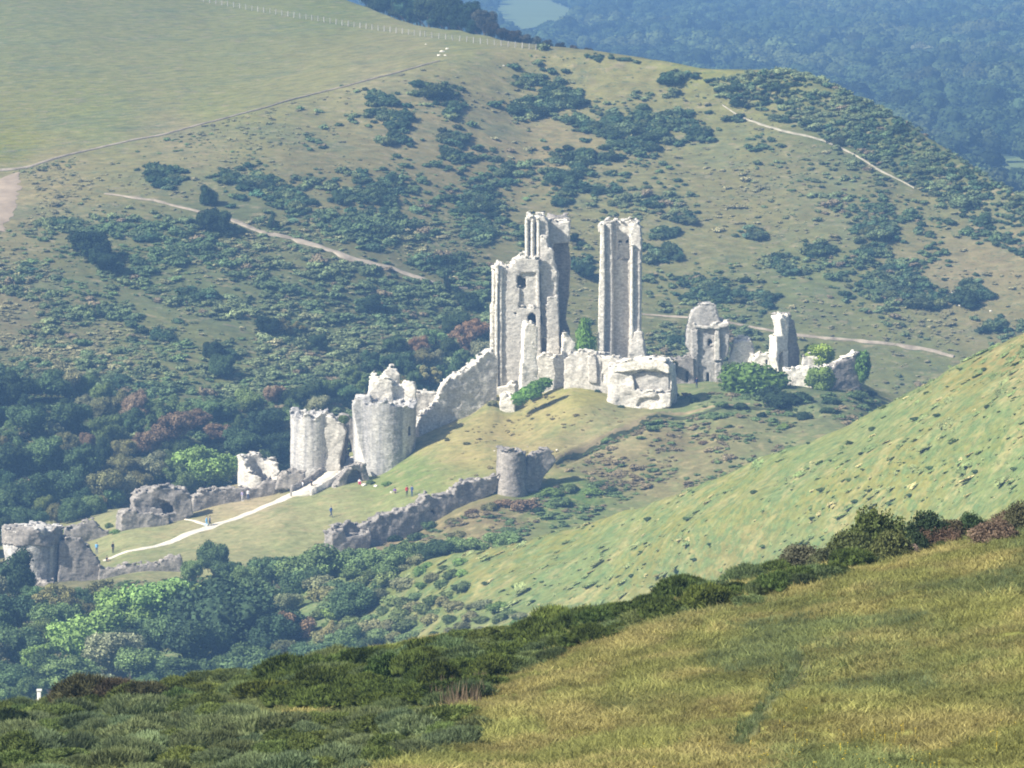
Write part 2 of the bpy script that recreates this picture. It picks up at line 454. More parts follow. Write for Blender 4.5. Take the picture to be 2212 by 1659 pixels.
MID_T = [(900,1300,(0.22,0.27,0.11)),(1000,1220,(0.33,0.34,0.15)),(1300,1150,(0.32,0.34,0.14)),(1250,1250,(0.28,0.31,0.13)),(1500,1100,(0.31,0.34,0.14)),(1700,1000,(0.30,0.34,0.14)),(1900,950,(0.33,0.34,0.15)),
 (2100,850,(0.34,0.34,0.15)),(2200,800,(0.36,0.32,0.17)),(2000,1050,(0.32,0.34,0.14)),(1800,1100,(0.31,0.33,0.14)),(1600,1200,(0.29,0.30,0.15)),(1450,1280,(0.27,0.29,0.14)),(2200,1000,(0.25,0.31,0.11)),(1100,1330,(0.22,0.27,0.11)),(700,1400,(0.12,0.17,0.07)),(300,1450,(0.08,0.12,0.05))]
MAT_MID = ground_mat('tussock_turf', (0.9,), [(0.05, (0.13, 0.175, 0.075), 0.42, 0.62, 0.65), (0.16, (0.28, 0.245, 0.115), 0.5, 0.64, 0.6), (0.3, (0.095, 0.15, 0.06), 0.5, 0.62, 0.7), (0.8, (0.085, 0.135, 0.055), 0.5, 0.62, 0.7), (0.6, (0.31, 0.27, 0.13), 0.56, 0.68, 0.4)], 0.34, stretch=(0.45, 1.0, 1.5), rot=(0, math.radians(24), 0))
MIDV = sheet('mid_hillside', layer_grid(MIDC, np.concatenate([np.arange(-2500, -700, 60.0), np.arange(-700, 2900, 8.0), np.arange(2900, 5200, 60.0)]), 40), MAT_MID, MID_T, 0.5, 5.0, (0.53, 0.50, 0.38))

# foreground down
FORE = [
 [(-900,1900,6),(0,1900,6),(1106,1900,6),(2212,1900,6),(3200,1900,6)],
 [(-900,1760,100),(0,1780,98),(1106,1790,88),(2212,1800,78),(3200,1810,70)],
 [(-900,1650,130),(0,1659,124),(1106,1659,110),(2212,1659,94),(3200,1659,84)],
 [(-900,1640,220),(0,1566,208),(300,1532,203),(650,1460,197),(900,1414,192),(1150,1377,190),(1400,1317,187),(1700,1257,186),(1950,1207,186),(2212,1130,188),(3200,850,200)],
 ('back', 25, -1e4 - 4.5), ('back', 90, -1e4 - 25), ('back', 220, 1.0)]
FORE_T = [(0,1650,(0.09,0.12,0.045)),(0,1550,(0.07,0.09,0.035)),(300,1515,(0.07,0.09,0.035)),(650,1445,(0.07,0.09,0.03)),(950,1405,(0.07,0.09,0.03)),(500,1600,(0.08,0.11,0.04)),(500,1500,(0.08,0.10,0.04)),(900,1500,(0.08,0.10,0.035)),(1000,1600,(0.15,0.14,0.05)),(1200,1600,(0.235,0.19,0.07)),(1300,1480,(0.225,0.185,0.06)),
 (1250,1400,(0.12,0.13,0.04)),(1600,1350,(0.235,0.18,0.06)),(1900,1280,(0.25,0.185,0.06)),(2200,1200,(0.25,0.18,0.06)),(2100,1400,(0.215,0.18,0.06)),(1700,1550,(0.235,0.19,0.07)),(2100,1600,(0.21,0.175,0.07)),(1500,1650,(0.225,0.18,0.07)),(1980,1190,(0.10,0.14,0.04)),(2212,1130,(0.12,0.15,0.05))]
MAT_FORE = ground_mat('rough_grass', (2.2,), [(0.16, (0.095, 0.13, 0.04), 0.5, 0.64, 0.7), (0.7, (0.29, 0.215, 0.095), 0.52, 0.66, 0.6)], 0.4, stretch=(0.6, 1.0, 1.0))
pxf = np.concatenate([np.arange(-4200, -900, 60.0), np.arange(-900, 3200, 8.0), np.arange(3200, 6600, 60.0)])
V = layer_grid(FORE, pxf, 34)
V[:, 0, 2] = CAM_Z - 1.65
V[:, 0, 0] = (pxf - 1106) / 2100 * 22
V[:, 1:34, 2] = np.minimum(V[:, 1:34, 2], CAM_Z - 1.7)
for j in range(1, 34):                            # first stretch fans out from the feet of the camera
    f = j / 34.0
    V[:, j, 2] = (1 - f) * (CAM_Z - 1.65) + f * V[:, 34, 2]
    V[:, j, 1] = 6 + (V[:, 34, 1] - 6) * f
    V[:, j, 0] = (1 - f) * V[:, 0, 0] + f * V[:, 34, 0]
FOREV = sheet('foreground_hill', V, MAT_FORE, FORE_T, 0.34, 2.6, (1.0, 1.2, 1.0))

def hit(px, py, only=None, skip=()):
    d = Vector([float(c) for c in ray(px, py)]).normalized()
    best = None
    for nm, t in TERRAIN:
        if (only and nm != only) or nm in skip: continue
        loc, nrm, i, dist = t.ray_cast(Vector((0, 0, CAM_Z)), d)
        if loc is not None and (best is None or dist < best[0]):
            best = (dist, loc, nrm, nm)
    return best

def gz(x, y):
    z = -1e9
    for nm, t in TERRAIN:
        loc, *_ = t.ray_cast(Vector((x, y, 400)), Vector((0, 0, -1)))
        if loc is not None: z = max(z, loc.z)
    return z if z > -1e8 else 0.0

def path(name, pts, width, mat, only=None, lift=0.10, rag=0.4, n=None, seed=0):
    """a worn strip laid on the ground; pts in picture units give where it runs, width in metres (number or list)"""
    c = [hit(a, b, only) for a, b in pts]
    q = np.array([h[1] for h in c])
    s = np.concatenate([[0], np.cumsum(np.linalg.norm(np.diff(q[:, :2], axis=0), axis=1))])
    n = n or max(8, int(s[-1] / 0.8))
    ss = np.linspace(0, s[-1], n)
    x = pchip(s, q[:, 0], ss); y = pchip(s, q[:, 1], ss)
    w = np.interp(ss, s, np.broadcast_to(width, len(pts)))
    tx = np.gradient(x); ty = np.gradient(y); L = np.hypot(tx, ty)
    nx, ny = -ty / L, tx / L
    off = np.linspace(-0.5, 0.5, 7)
    vs = []
    for j, o in enumerate(off):
        r = 1 + rag * fbm(ss / 1.8, np.full(n, 3.7 * (o > 0) + seed), 0.5, 3)
        xx = x + nx * o * w * r; yy = y + ny * o * w * r
        vs.append(np.stack([xx, yy, [gz(a, b) + lift * (1.0 if 0 < j < 6 else 0.25) for a, b in zip(xx, yy)]], -1))
    V = np.array(vs).transpose(1, 0, 2)
    idx = np.arange(n * 7).reshape(n, 7)
    f = np.stack([idx[:-1, :-1], idx[1:, :-1], idx[1:, 1:], idx[:-1, 1:]], -1).reshape(-1, 4)
    me = mesh_from(name, V.reshape(-1, 3), f, True)
    return struct(link(name, me, mat))

MAT_CHALK = plain_mat('chalk_path', (0.56, 0.52, 0.43), 0.95, 0.22, 0.9)
MAT_TRACK = plain_mat('dusty_track', (0.275, 0.235, 0.18), 0.95, 0.4, 0.35)
MAT_RPATH = plain_mat('pale_track', (0.30, 0.275, 0.21), 0.95, 0.25, 0.6)
MAT_TROD = plain_mat('trodden_turf', (0.115, 0.12, 0.055), 0.95, 0.3, 2.0)
path('chalk_path', [(222,1212),(327,1182),(390,1161),(452,1139),(537,1110),(590,1087),(645,1062)], [1.1,1.7,1.9,2.1,2.3,2.6,3.0], MAT_CHALK, 'castle_hill', 0.1, 0.3)
path('side_path', [(398,1122),(425,1127),(452,1137)], [0.5,0.7,0.9], MAT_CHALK, 'castle_hill')
path('hill_track', [(225,420),(300,430),(340,436),(400,451),(470,468),(520,484),(570,503),(640,520),(720,545),(790,568),(860,586),(940,612),(1010,624)], [0.4,0.9,0.7,0.7,0.9,1.5,1.7,1.6,1.7,1.6,1.5,1.2,0.6], MAT_TRACK, 'far_hill', 0.3, 0.8)
path('ridge_path', [(1560,228),(1620,262),(1700,286),(1790,310),(1850,338),(1905,372),(1975,408)], [0.15,0.4,0.6,0.5,0.4,0.45,0.1], MAT_RPATH, 'far_hill', 0.3, 0.8)
path('lower_track', [(1385,680),(1500,688),(1600,703),(1700,722),(1800,733),(1900,742),(1980,752),(2060,772)], [0.4,0.5,0.5,0.8,0.8,0.9,1.0,1.0], MAT_TRACK, 'far_hill', 0.3, 0.8)
path('boundary_path', [(-60,372),(30,366),(150,335),(400,279),(560,237),(700,199),(850,160),(950,133)], [2.0,1.2,0.6,0.4,0.35,0.3,0.25,0.15], MAT_TRACK, 'far_hill', 0.3, 0.4)
path('trodden_path', [(1742,1420),(1738,1450),(1705,1490),(1660,1545),(1625,1600)], [0.2,0.34,0.36,0.32,0.2], MAT_TROD, 'foreground_hill', 0.05, 0.5)

MAT_BARE = plain_mat('bare_sand', (0.28, 0.225, 0.165), 0.95, 0.2, 0.25)
path('bare_ground', [(40,374),(22,384),(8,410),(-8,450),(-30,500)], [1.0,4.0,6.5,7.5,7.0], MAT_BARE, 'far_hill', 0.2, 0.35)

path('bank_path', [(1196,995),(1240,975),(1300,947),(1370,916),(1450,893),(1530,880),(1620,872)], [0.5,0.8,1.0,1.1,0.9,0.7,0.4], plain_mat('dry_bank', (0.25, 0.205, 0.115), 0.95, 0.25, 0.5), 'castle_hill', 0.06, 0.4)
path('ditch', [(1200,1003),(1240,985),(1300,957),(1370,926),(1450,902),(1530,889),(1620,881),(1700,880)], [0.5,0.7,0.8,0.9,0.8,0.8,0.7,0.5], plain_mat('ditch_grass_shade', (0.055, 0.066, 0.034), 0.95, 0.3, 0.8), 'castle_hill', 0.06, 0.5)  # dark grass strip, the shade of the ditch painted into its colour
# ------------------------------------------------------------------ masonry: distance fields turned into weathered stone
def surface_nets(F, origin, h):
    nx, ny, nz_ = F.shape
    S = F < 0
    cells = np.zeros((nx-1, ny-1, nz_-1), np.int8)
    for dx in (0, 1):
        for dy in (0, 1):
            for dz in (0, 1):
                cells += S[dx:nx-1+dx, dy:ny-1+dy, dz:nz_-1+dz]
    act = (cells > 0) & (cells < 8)
    ci = np.argwhere(act)
    if not len(ci): return np.zeros((0, 3)), np.zeros((0, 4), int)
    vid = -np.ones(act.shape, np.int64); vid[act] = np.arange(len(ci))
    acc = np.zeros((len(ci), 3)); cnt = np.zeros(len(ci))
    corner = [(a, b, c) for a in (0, 1) for b in (0, 1) for c in (0, 1)]
    for a in corner:
        for ax in range(3):
            if a[ax]: continue
            b = list(a); b[ax] = 1
            fa = F[ci[:, 0]+a[0], ci[:, 1]+a[1], ci[:, 2]+a[2]]; fb = F[ci[:, 0]+b[0], ci[:, 1]+b[1], ci[:, 2]+b[2]]
            m = (fa < 0) != (fb < 0)
            t = np.where(m, fa / np.where(m, fa - fb, 1), 0)
            p = np.array(a, float)[None].repeat(len(ci), 0); p[:, ax] += t
            acc[m] += p[m]; cnt[m] += 1
    V = (ci + acc / cnt[:, None]) * h + origin
    Q = []
    for ax in range(3):
        o1, o2 = [(1, 2), (2, 0), (0, 1)][ax]
        sl0 = [slice(None)]*3; sl1 = [slice(None)]*3
        sl0[ax] = slice(0, -1); sl1[ax] = slice(1, None)
        A, B = S[tuple(sl0)], S[tuple(sl1)]
        e = np.argwhere(A != B)
        ok = (e[:, o1] > 0) & (e[:, o2] > 0) & (e[:, o1] < F.shape[o1]-1) & (e[:, o2] < F.shape[o2]-1)
        e = e[ok]; inside = A[e[:, 0], e[:, 1], e[:, 2]]
        def cell(d1, d2):
            k = e.copy(); k[:, o1] -= d1; k[:, o2] -= d2
            return vid[k[:, 0], k[:, 1], k[:, 2]]
        q = np.stack([cell(1, 1), cell(0, 1), cell(0, 0), cell(1, 0)], -1)
        q[~inside] = q[~inside][:, ::-1]
        Q.append(q)
    return V, np.concatenate(Q)

def poly_sdf(x, z, poly):
    poly = np.asarray(poly, float); n = len(poly)
    d = np.full(x.shape, 1e9); s = np.zeros(x.shape, bool)
    for i in range(n):
        a, b = poly[i], poly[(i+1) % n]
        ex, ez = b - a; wx, wz = x - a[0], z - a[1]
        t = np.clip((wx*ex + wz*ez) / (ex*ex + ez*ez + 1e-12), 0, 1)
        d = np.minimum(d, np.hypot(wx - ex*t, wz - ez*t))
        if abs(ez) > 1e-12:
            s ^= ((a[1] > z) != (b[1] > z)) & (x < ex * (z - a[1]) / ez + a[0])
    return np.where(s, -d, d)

class Frame:
    """an upright plane at (px0, Y) turned by yaw; u runs along it to the right, v away from the camera, z up"""
    def __init__(self, px0, Y, yaw=0.0):
        self.c = P(px0, 829.5, Y); self.yaw = math.radians(yaw)
        self.cu = np.array([math.cos(self.yaw), math.sin(self.yaw)]); self.cv = np.array([-math.sin(self.yaw), math.cos(self.yaw)])
    def uz(self, px, py, v=0.0):
        dx, dy, dz = ray(px, py)
        o = self.c[:2] + self.cv * v
        t = (o @ self.cv) / (dx * self.cv[0] + dy * self.cv[1])
        return ((dx * t - self.c[0]) * self.cu[0] + (dy * t - self.c[1]) * self.cu[1], CAM_Z + dz * t)
    def world(self, V):
        out = np.empty_like(V)
        out[:, :2] = self.c[:2] + V[:, :1] * self.cu + V[:, 1:2] * self.cv
        out[:, 2] = V[:, 2]
        return out

def build_sdf(fr, prims, cuts=(), h=0.2, rough=(0.22, 0.12, 0.05), seed=0, ragged=None):
    """prims / cuts: ('slab', [(px, py)...], v0, v1) outline in the frame's plane at depth v0, through to v1
                    ('drum', px0, px1, ytop, ybot, v, {taper, hollow, half, top})   upright cylinder, centre at depth v
                    ('ball', px, py, v, ru, rv, rz)"""
    items = []
    lo = np.array([1e9]*3); hi = -lo
    for grp, P_ in ((0, prims), (1, cuts)):
        for p in P_:
            if p[0] == 'slab':
                pts = np.array([fr.uz(a, b, p[2]) for a, b in p[1]])
                bb = (np.array([pts[:, 0].min(), p[2], pts[:, 1].min()]), np.array([pts[:, 0].max(), p[3], pts[:, 1].max()]))
                items.append((grp, 'slab', pts, p[2], p[3]))
            elif p[0] == 'drum':
                _, a, b, yt, yb, v, op = p
                (u0, zt), (u1, _), (_, zb) = fr.uz(a, yt, v), fr.uz(b, yt, v), fr.uz(a, yb, v)
                r = (u1 - u0) / 2; uc = (u0 + u1) / 2; rb = r * op.get('taper', 1.0)
                m = max(r, rb)
                bb = (np.array([uc-m, v-m, zb]), np.array([uc+m, v+m, zt]))
                items.append((grp, 'drum', uc, v, r, rb, zt, zb, op))
            else:
                _, a, b, v, ru, rv, rz = p
                u, z = fr.uz(a, b, v)
                bb = (np.array([u-ru, v-rv, z-rz]), np.array([u+ru, v+rv, z+rz]))
                items.append((grp, 'ball', np.array([u, v, z]), np.array([ru, rv, rz])))
            if grp == 0:
                lo = np.minimum(lo, bb[0]); hi = np.maximum(hi, bb[1])
    pad = 0.7
    lo -= pad; hi += pad
    n = np.ceil((hi - lo) / h).astype(int) + 1
    U = lo[0] + np.arange(n[0]) * h; Vv = lo[1] + np.arange(n[1]) * h; Z = lo[2] + np.arange(n[2]) * h
    F = np.full(tuple(n), 5.0)
    for it in items:
        if it[1] == 'slab':
            _, _, pts, v0, v1 = it
            gu, gzz = np.meshgrid(U, Z, indexing='ij')
            d2 = poly_sdf(gu, gzz, pts)
            dv = np.abs(Vv - (v0 + v1) / 2) - (v1 - v0) / 2
            D = np.maximum(d2[:, None, :], dv[None, :, None])
        elif it[1] == 'drum':
            _, _, uc, vc, r, rb, zt, zb, op = it
            t = np.clip((Z - zb) / (zt - zb), 0, 1)
            rr = (rb + (r - rb) * t)[None, None, :]
            du = (U - uc)[:, None]; dv = (Vv - vc)[None, :]
            rho = np.sqrt(du**2 + dv**2); ang = np.arctan2(dv + 0*du, du + 0*dv)
            tp = zt + op.get('rag', 0.5) * fbm(np.cos(ang) * 2.2 + seed, np.sin(ang) * 2.2, 4.0 + seed, 3) * 1.3
            if 'top' in op:                       # (angle in degrees, drop in metres) pairs; 0 right, -90 towards the camera, 180 left
                aa = np.radians([a for a, _ in op['top']]); dd = [d for _, d in op['top']]
                tp = tp - np.interp(ang, aa, dd)
            D = np.maximum(rho[:, :, None] - rr, Z[None, None, :] - tp[:, :, None])
            D = np.maximum(D, zb - Z[None, None, :])
            if 'hollow' in op:
                D = np.maximum(D, -np.maximum(rho[:, :, None] - (rr - op['hollow']), (zb + op.get('floor', 0.5)) - Z[None, None, :]))
        else:
            _, _, c, rr = it
            q = np.sqrt(((U - c[0]) / rr[0])[:, None, None]**2 + ((Vv - c[1]) / rr[1])[None, :, None]**2 + ((Z - c[2]) / rr[2])[None, None, :]**2)
            D = (q - 1) * rr.min()
        F = np.minimum(F, D) if it[0] == 0 else np.maximum(F, -D)
    near = np.argwhere(np.abs(F) < 0.9)
    w = near * h + lo
    s = seed * 5.7
    nn = (rough[0] * noise3(w[:, 0]/2.4 + s, w[:, 1]/2.4, w[:, 2]/2.4) + rough[1] * noise3(w[:, 0]/0.95 + s, w[:, 1]/0.95, w[:, 2]/0.95)
          + rough[2] * noise3(w[:, 0]/0.42, w[:, 1]/0.42 + s, w[:, 2]/0.42))
    # broken courses: block-sized steps, strongest where the wall ends in the open at its top
    i0 = np.clip(near[:, 2]-1, 0, F.shape[2]-1); i1 = np.clip(near[:, 2]+1, 0, F.shape[2]-1)
    gzv = np.clip((F[near[:, 0], near[:, 1], i1] - F[near[:, 0], near[:, 1], i0]) / (2*h), 0, 1)
    def blk(a, b_, sd):
        k = np.floor(np.stack([w[:, 0]/a + 0.5*np.floor(w[:, 2]/b_), w[:, 1]/a, w[:, 2]/b_], -1)).astype(int) + sd
        return _LAT[k[:, 0] & 63, k[:, 1] & 63, k[:, 2] & 63]
    nn = nn * 0.6 + (0.02 + 0.50*gzv) * blk(0.75, 0.42, seed*3) + 0.03 * blk(0.42, 0.3, seed*7) + 0.30*gzv*noise3(w[:, 0]/1.3, w[:, 1]/1.3 + s, w[:, 2]/3.0)
    F[near[:, 0], near[:, 1], near[:, 2]] += nn
    F[0] = F[-1] = 1; F[:, 0] = F[:, -1] = 1; F[:, :, 0] = F[:, :, -1] = 1
    V, Q = surface_nets(F, lo, h)
    return fr.world(V), Q

_seed = [1]
def masonry(name, fr, prims, cuts=(), mat=None, h=0.2, rough=(0.22, 0.12, 0.05)):
    _seed[0] += 1
    V, Q = build_sdf(fr, prims, cuts, h, rough, _seed[0])
    c = V.mean(0); c[2] = V[:, 2].min()
    me = mesh_from(name, V - c, Q, smooth=False)
    o = link(name, me, mat)
    o.location = c
    return o

def ruin(name, label, cat, parts, group=None):
    """parts: (part name, object) pairs; all are parented to an Empty at the foot of the first"""
    e = bpy.data.objects.new(name, None); COL.objects.link(e)
    e.location = parts[0].location.copy()
    for o in parts:
        l = o.location.copy(); o.parent = e; o.location = l - e.location
    e['kind'] = 'thing'; return tag(e, label, cat, group)

PALE = stone_mat('pale_limestone', (0.64, 0.605, 0.53), (0.52, 0.49, 0.43), (0.40, 0.38, 0.345), 0.5, 0.16)
WHITE = stone_mat('bleached_limestone', (0.76, 0.72, 0.63), (0.65, 0.61, 0.525), (0.56, 0.53, 0.46), 0.3, 0.12)
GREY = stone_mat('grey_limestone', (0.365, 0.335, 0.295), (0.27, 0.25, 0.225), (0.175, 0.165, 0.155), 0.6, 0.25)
DRUMS = stone_mat('streaked_limestone', (0.63, 0.60, 0.54), (0.52, 0.505, 0.465), (0.24, 0.24, 0.25), 0.75, 0.06)
MIDS = stone_mat('buff_grey_limestone', (0.50, 0.475, 0.425), (0.40, 0.38, 0.345), (0.28, 0.27, 0.255), 0.5, 0.2)
sm = (0.07, 0.035, 0.03)

# --- the keep, left tower
f = Frame(1110, 1004, 1)
lower = masonry('wall', f, [('slab', [(1066,860),(1064,590),(1076,573),(1090,580),(1103,574),(1112,563),(1122,557),(1138,556),(1165,560),(1172,860)], 0, 5.5)],
    [('slab', [(1117,622),(1118,598),(1126,597),(1128,603),(1136,604),(1137,622)], -1, 3.0),
     ('slab', [(1122,664),(1124,592),(1158,590),(1160,664)], -1, 0.45),
     ('slab', [(1141,704),(1140,686),(1145,678),(1152,677),(1158,683),(1160,706)], -1, 5.2),
     ('slab', [(1111,682),(1111,677),(1116.5,676),(1116.5,682)], -1, 3.0)], PALE, 0.17, sm)
pil = [masonry('pilaster', f, [('slab', [(a,866),(a,664),(a+dx,655),(a+dx,yt),(b+dx,yt-3),(b,655),(b,866)], v, v+3.0)], (), WHITE, 0.17, sm)
       for a, b, yt, v, dx in ((1059,1067,582,-0.15,4), (1068.5,1076,576,-0.75,2), (1078,1085,578,-0.45,0))]
plinth = masonry('plinth', f, [('slab', [(1063,880),(1061,838),(1100,830),(1152,826),(1150,845),(1118,872),(1100,882)], -1.0, 3.4)], (), WHITE, 0.2)
f2 = Frame(1175, 1008, 1)
shaft = masonry('tower', f2, [
    ('slab', [(1160,862),(1158,690),(1156,560),(1137,556),(1134,480),(1140,467),(1150,469),(1160,467),(1176,467),(1184,480),(1186,540),(1192,560),(1206,600),(1207,700),(1209,775),(1209,800),(1190,800)], -1.2, 1.6),
    ], [('slab', [(1147,700),(1146,470),(1148,470),(1149,700)], -3, -0.5), ('slab', [(1158.5,740),(1157,470),(1159.5,470),(1161,740)], -3, -0.45)], PALE, 0.17, (0.16, 0.10, 0.05))
flutes = [masonry('pilaster', f2, [('slab', [(a,yb),(a,474),(b,470),(b,yb)], -1.9, -0.6)], (), WHITE, 0.16, sm)
          for a, b, yb in ((1134.5,1141,566), (1146.5,1153,566), (1159.5,1166,742))]
spur = masonry('broken_wall_end', f2, [
    ('slab', [(1168,800),(1167,560),(1166,520),(1172,505),(1184,512),(1186,535),(1197,545),(1199,570),(1206,596),(1205,640),(1207,760),(1209,800)], -2.6, 1.8)],
    [('slab', [(1166,758),(1166,738),(1176,730),(1181,748),(1181,770),(1166,770)], -4, -1.6)], PALE, 0.17, (0.42, 0.22, 0.08))
butt = masonry('buttress', f2, [('slab', [(1180,802),(1179,660),(1184,645),(1206,640),(1208,690),(1209,802)], -3.3, 0)], (), PALE, 0.17, sm)
backw = masonry('back_wall', f2, [
    ('slab', [(1172,800),(1174,480),(1185,468),(1206,466),(1224,470),(1231,478),(1230,525),(1226,526),(1232,560),(1228,640),(1222,690),(1229,720),(1226,800)], 3.2, 5.4)],
    [('slab', [(1186,474),(1186,480),(1229,481),(1229,475)], 2.9, 3.4)], GREY, 0.18, (0.26, 0.14, 0.06))  # grey stone instead of pale puts the spur's shade into the colour
top = masonry('wall_head', f2, [('slab', [(1176,545),(1176,472),(1186,477),(1230,479),(1230,524),(1196,526),(1190,545)], 1.2, 4.0)], (), PALE, 0.18, (0.35, 0.2, 0.08))
ruin('keep_tower', 'tall white broken keep tower with fluted pilasters and a dark arched doorway', 'castle ruin',
     [lower, plinth, *pil, shaft, *flutes, spur, butt, backw, top])

f = Frame(1145, 998, 14)
ruin('wall_stub', 'bright white sloping stub of wall against the foot of the tall keep tower', 'ruined wall',
     [masonry('wall', f, [('slab', [(1126,845),(1131,712),(1138,697),(1150,702),(1160,708),(1161,845)], 0, 1.8)], (), WHITE, 0.17, (0.22, 0.13, 0.05))])
f = Frame(1190, 1002, 0)
ruin('terrace_wall', 'low white wall behind the two seated groups at the foot of the keep', 'ruined wall',
     [masonry('wall', f, [('slab', [(1150,850),(1156,772),(1175,768),(1200,772),(1222,768),(1222,850),(1150,850)], 0.5, 2.4)], (), WHITE, 0.17, (0.25, 0.15, 0.06))])
f = Frame(1095, 996, 0)
ruin('masonry_block', 'small bright white block of fallen masonry on the grass mound below the keep', 'masonry block',
     [masonry('block', f, [('slab', [(1079,913),(1080,856),(1090,853),(1108,857),(1112,870),(1113,906),(1100,913)], 0, 2.6)], (), WHITE, 0.17, (0.2, 0.12, 0.05))])
f = Frame(1232, 1003, 10)
ruin('wall_fragment', 'white triangular wall fragment just left of the tall ivy between the keep towers', 'ruined wall',
     [masonry('wall', f, [('slab', [(1214,790),(1217,728),(1224,722),(1234,729),(1244,750),(1254,770),(1256,790)], 0, 2.2)], (), WHITE, 0.17, (0.3, 0.18, 0.06))])

# --- the keep, right slab
f = Frame(1338, 1010, -5)
slab = masonry('wall', f, [('slab', [(1300,780),(1300,484),(1316,476),(1338,480),(1362,476),(1376,486),(1379,780)], 0.9, 3.2)],
    [('slab', [(1331,562),(1330,482),(1358,482),(1358,562)], -1, 1.35),
     ('slab', [(1333.5,528),(1333,523),(1337,519.5),(1341,523),(1341,528)], -1, 2.6), ('slab', [(1350.5,528),(1350,523),(1354,519.5),(1358,523),(1358,528)], -1, 2.6)], PALE, 0.17, (0.14, 0.09, 0.04))
b1 = masonry('buttress', f, [('slab', [(1292,775),(1294,640),(1296,560),(1297,500),(1292,503),(1291,484),(1303,478),(1322,480),(1325,640),(1323,775)], -0.9, 2.8)], (), PALE, 0.17, sm)
b1b = masonry('pilaster', f, [('slab', [(1291,770),(1293,642),(1296,560),(1297,486),(1306,482),(1307,642),(1305,770)], -1.6, 2.6)], (), WHITE, 0.16, sm)
b2 = masonry('buttress', f, [('slab', [(1361,778),(1362,560),(1363,486),(1372,477),(1383,490),(1385,520),(1384,640),(1382,778)], -0.6, 2.6)], (), PALE, 0.17, sm)
b2b = masonry('pilaster', f, [('slab', [(1359,778),(1361,640),(1363,530),(1368,530),(1368,778)], -1.2, 1.2)], (), WHITE, 0.16, sm)
foot = masonry('wall_foot', f, [('slab', [(1358,790),(1362,745),(1370,716),(1378,713),(1388,722),(1395,772),(1395,790)], -1.4, 1.6)], (), PALE, 0.18, (0.35, 0.18, 0.06))
ruin('keep_slab', 'tall narrow pale keep slab with two small arched holes near its top', 'castle ruin', [slab, b1, b1b, b2, b2b, foot])

# --- curtain walls and bastion below the keep
f = Frame(1275, 999, -9)
ruin('curtain_wall', 'pale curtain wall under the ivy and tall slab, joining the square bastion', 'ruined wall',
     [masonry('wall', f, [('slab', [(1216,872),(1218,780),(1232,762),(1262,759),(1300,764),(1330,774),(1352,778),(1352,885),(1290,872),(1255,872)], 0, 2.2)],
              [('slab', [(1300,828),(1296,775),(1298,775),(1302,828)], -1, 0.35)], PALE, 0.18, (0.25, 0.15, 0.06)),
      masonry('buttress', f, [('slab', [(1270,826),(1269,768),(1288,766),(1290,828)], -0.5, 0.5)], (), PALE, 0.18, (0.15, 0.1, 0.05))])
f = Frame(1385, 990, -14)
ruin('bastion', 'square pale bastion with a hollowed grey face, jutting from the mound', 'bastion',
     [masonry('wall', f, [('slab', [(1322,880),(1326,800),(1330,786),(1356,780),(1398,777),(1432,782),(1446,792),(1450,850),(1446,876),(1400,894),(1350,894)], 0, 5.5),
                          ('drum', 1315, 1352, 790, 895, 1.4, {'taper': 1.12, 'rag': 0.4})],
              [('slab', [(1364,844),(1361,812),(1380,805),(1436,805),(1443,816),(1440,848),(1410,852)], -2, 0.9),
               ('slab', [(1372,880),(1384,862),(1420,856),(1424,866),(1392,884)], -1, 0.45)], PALE, 0.18, (0.42, 0.22, 0.08)),
      masonry('inner_face', f, [('slab', [(1358,856),(1356,808),(1376,802),(1440,802),(1446,812),(1444,856)], 0.6, 2.5)], (), MIDS, 0.18, (0.3, 0.18, 0.06)),
      masonry('parapet', f, [('slab', [(1324,806),(1326,790),(1352,781),(1400,776),(1434,781),(1446,790),(1446,808),(1420,800),(1380,802)], -0.5, 3.0)], (), WHITE, 0.18, (0.4, 0.22, 0.08))])
f = Frame(1000, 996, 26)
ruin('climbing_wall', 'long pale curtain wall climbing from the big drum tower up to the keep', 'ruined wall',
     [masonry('wall', f, [('slab', [(905,960),(905,905),(935,880),(943,868),(955,842),(970,822),(985,812),(1012,794),(1040,772),(1062,757),(1072,770),(1074,875),(1010,910),(950,945)], 0, 2.0)], (), PALE, 0.19, (0.3, 0.18, 0.06))])
f = Frame(915, 996, 6)
ruin('upper_wall', 'low pale wall with a flat top behind the big drum tower', 'ruined wall',
     [masonry('wall', f, [('slab', [(880,950),(882,852),(900,847),(945,848),(950,856),(958,940)], 0, 1.8)], (), PALE, 0.19, (0.3, 0.18, 0.06))])

# --- gatehouse ruins on the right
f = Frame(1529, 1012, 1)
g1 = masonry('wall', f, [('slab', [(1495,842),(1494,770),(1482,745),(1484,715),(1490,690),(1497,668),(1512,660),(1533,656),(1547,664),(1554,690),(1566,698),(1575,702),(1577,730),(1573,770),(1562,778),(1560,842)], 0, 3.4)],
    [('slab', [(1531,746),(1530,738),(1534,734),(1539,738),(1539,746)], -1, 2.2), ('slab', [(1526,828),(1526,806),(1531,803),(1534,808),(1534,828)], -1, 1.8)], MIDS, 0.17, (0.22, 0.14, 0.06))
g2 = masonry('ledge', f, [('slab', [(1496,708),(1497,699),(1530,702),(1556,698),(1572,696),(1574,704),(1552,710),(1520,711)], -0.55, 1.2)], (), PALE, 0.16, (0.25, 0.16, 0.06))
g3 = [masonry('pilaster', f, [('slab', pts, -0.5, 0.5)], (), m_, 0.16, (0.12, 0.08, 0.04)) for pts, m_ in
      (([(1494,842),(1494,770),(1493,712),(1507,712),(1508,842)], MIDS), ([(1543,780),(1545,712),(1553,712),(1556,780)], PALE), ([(1544,842),(1545,782),(1559,778),(1560,842)], MIDS))]
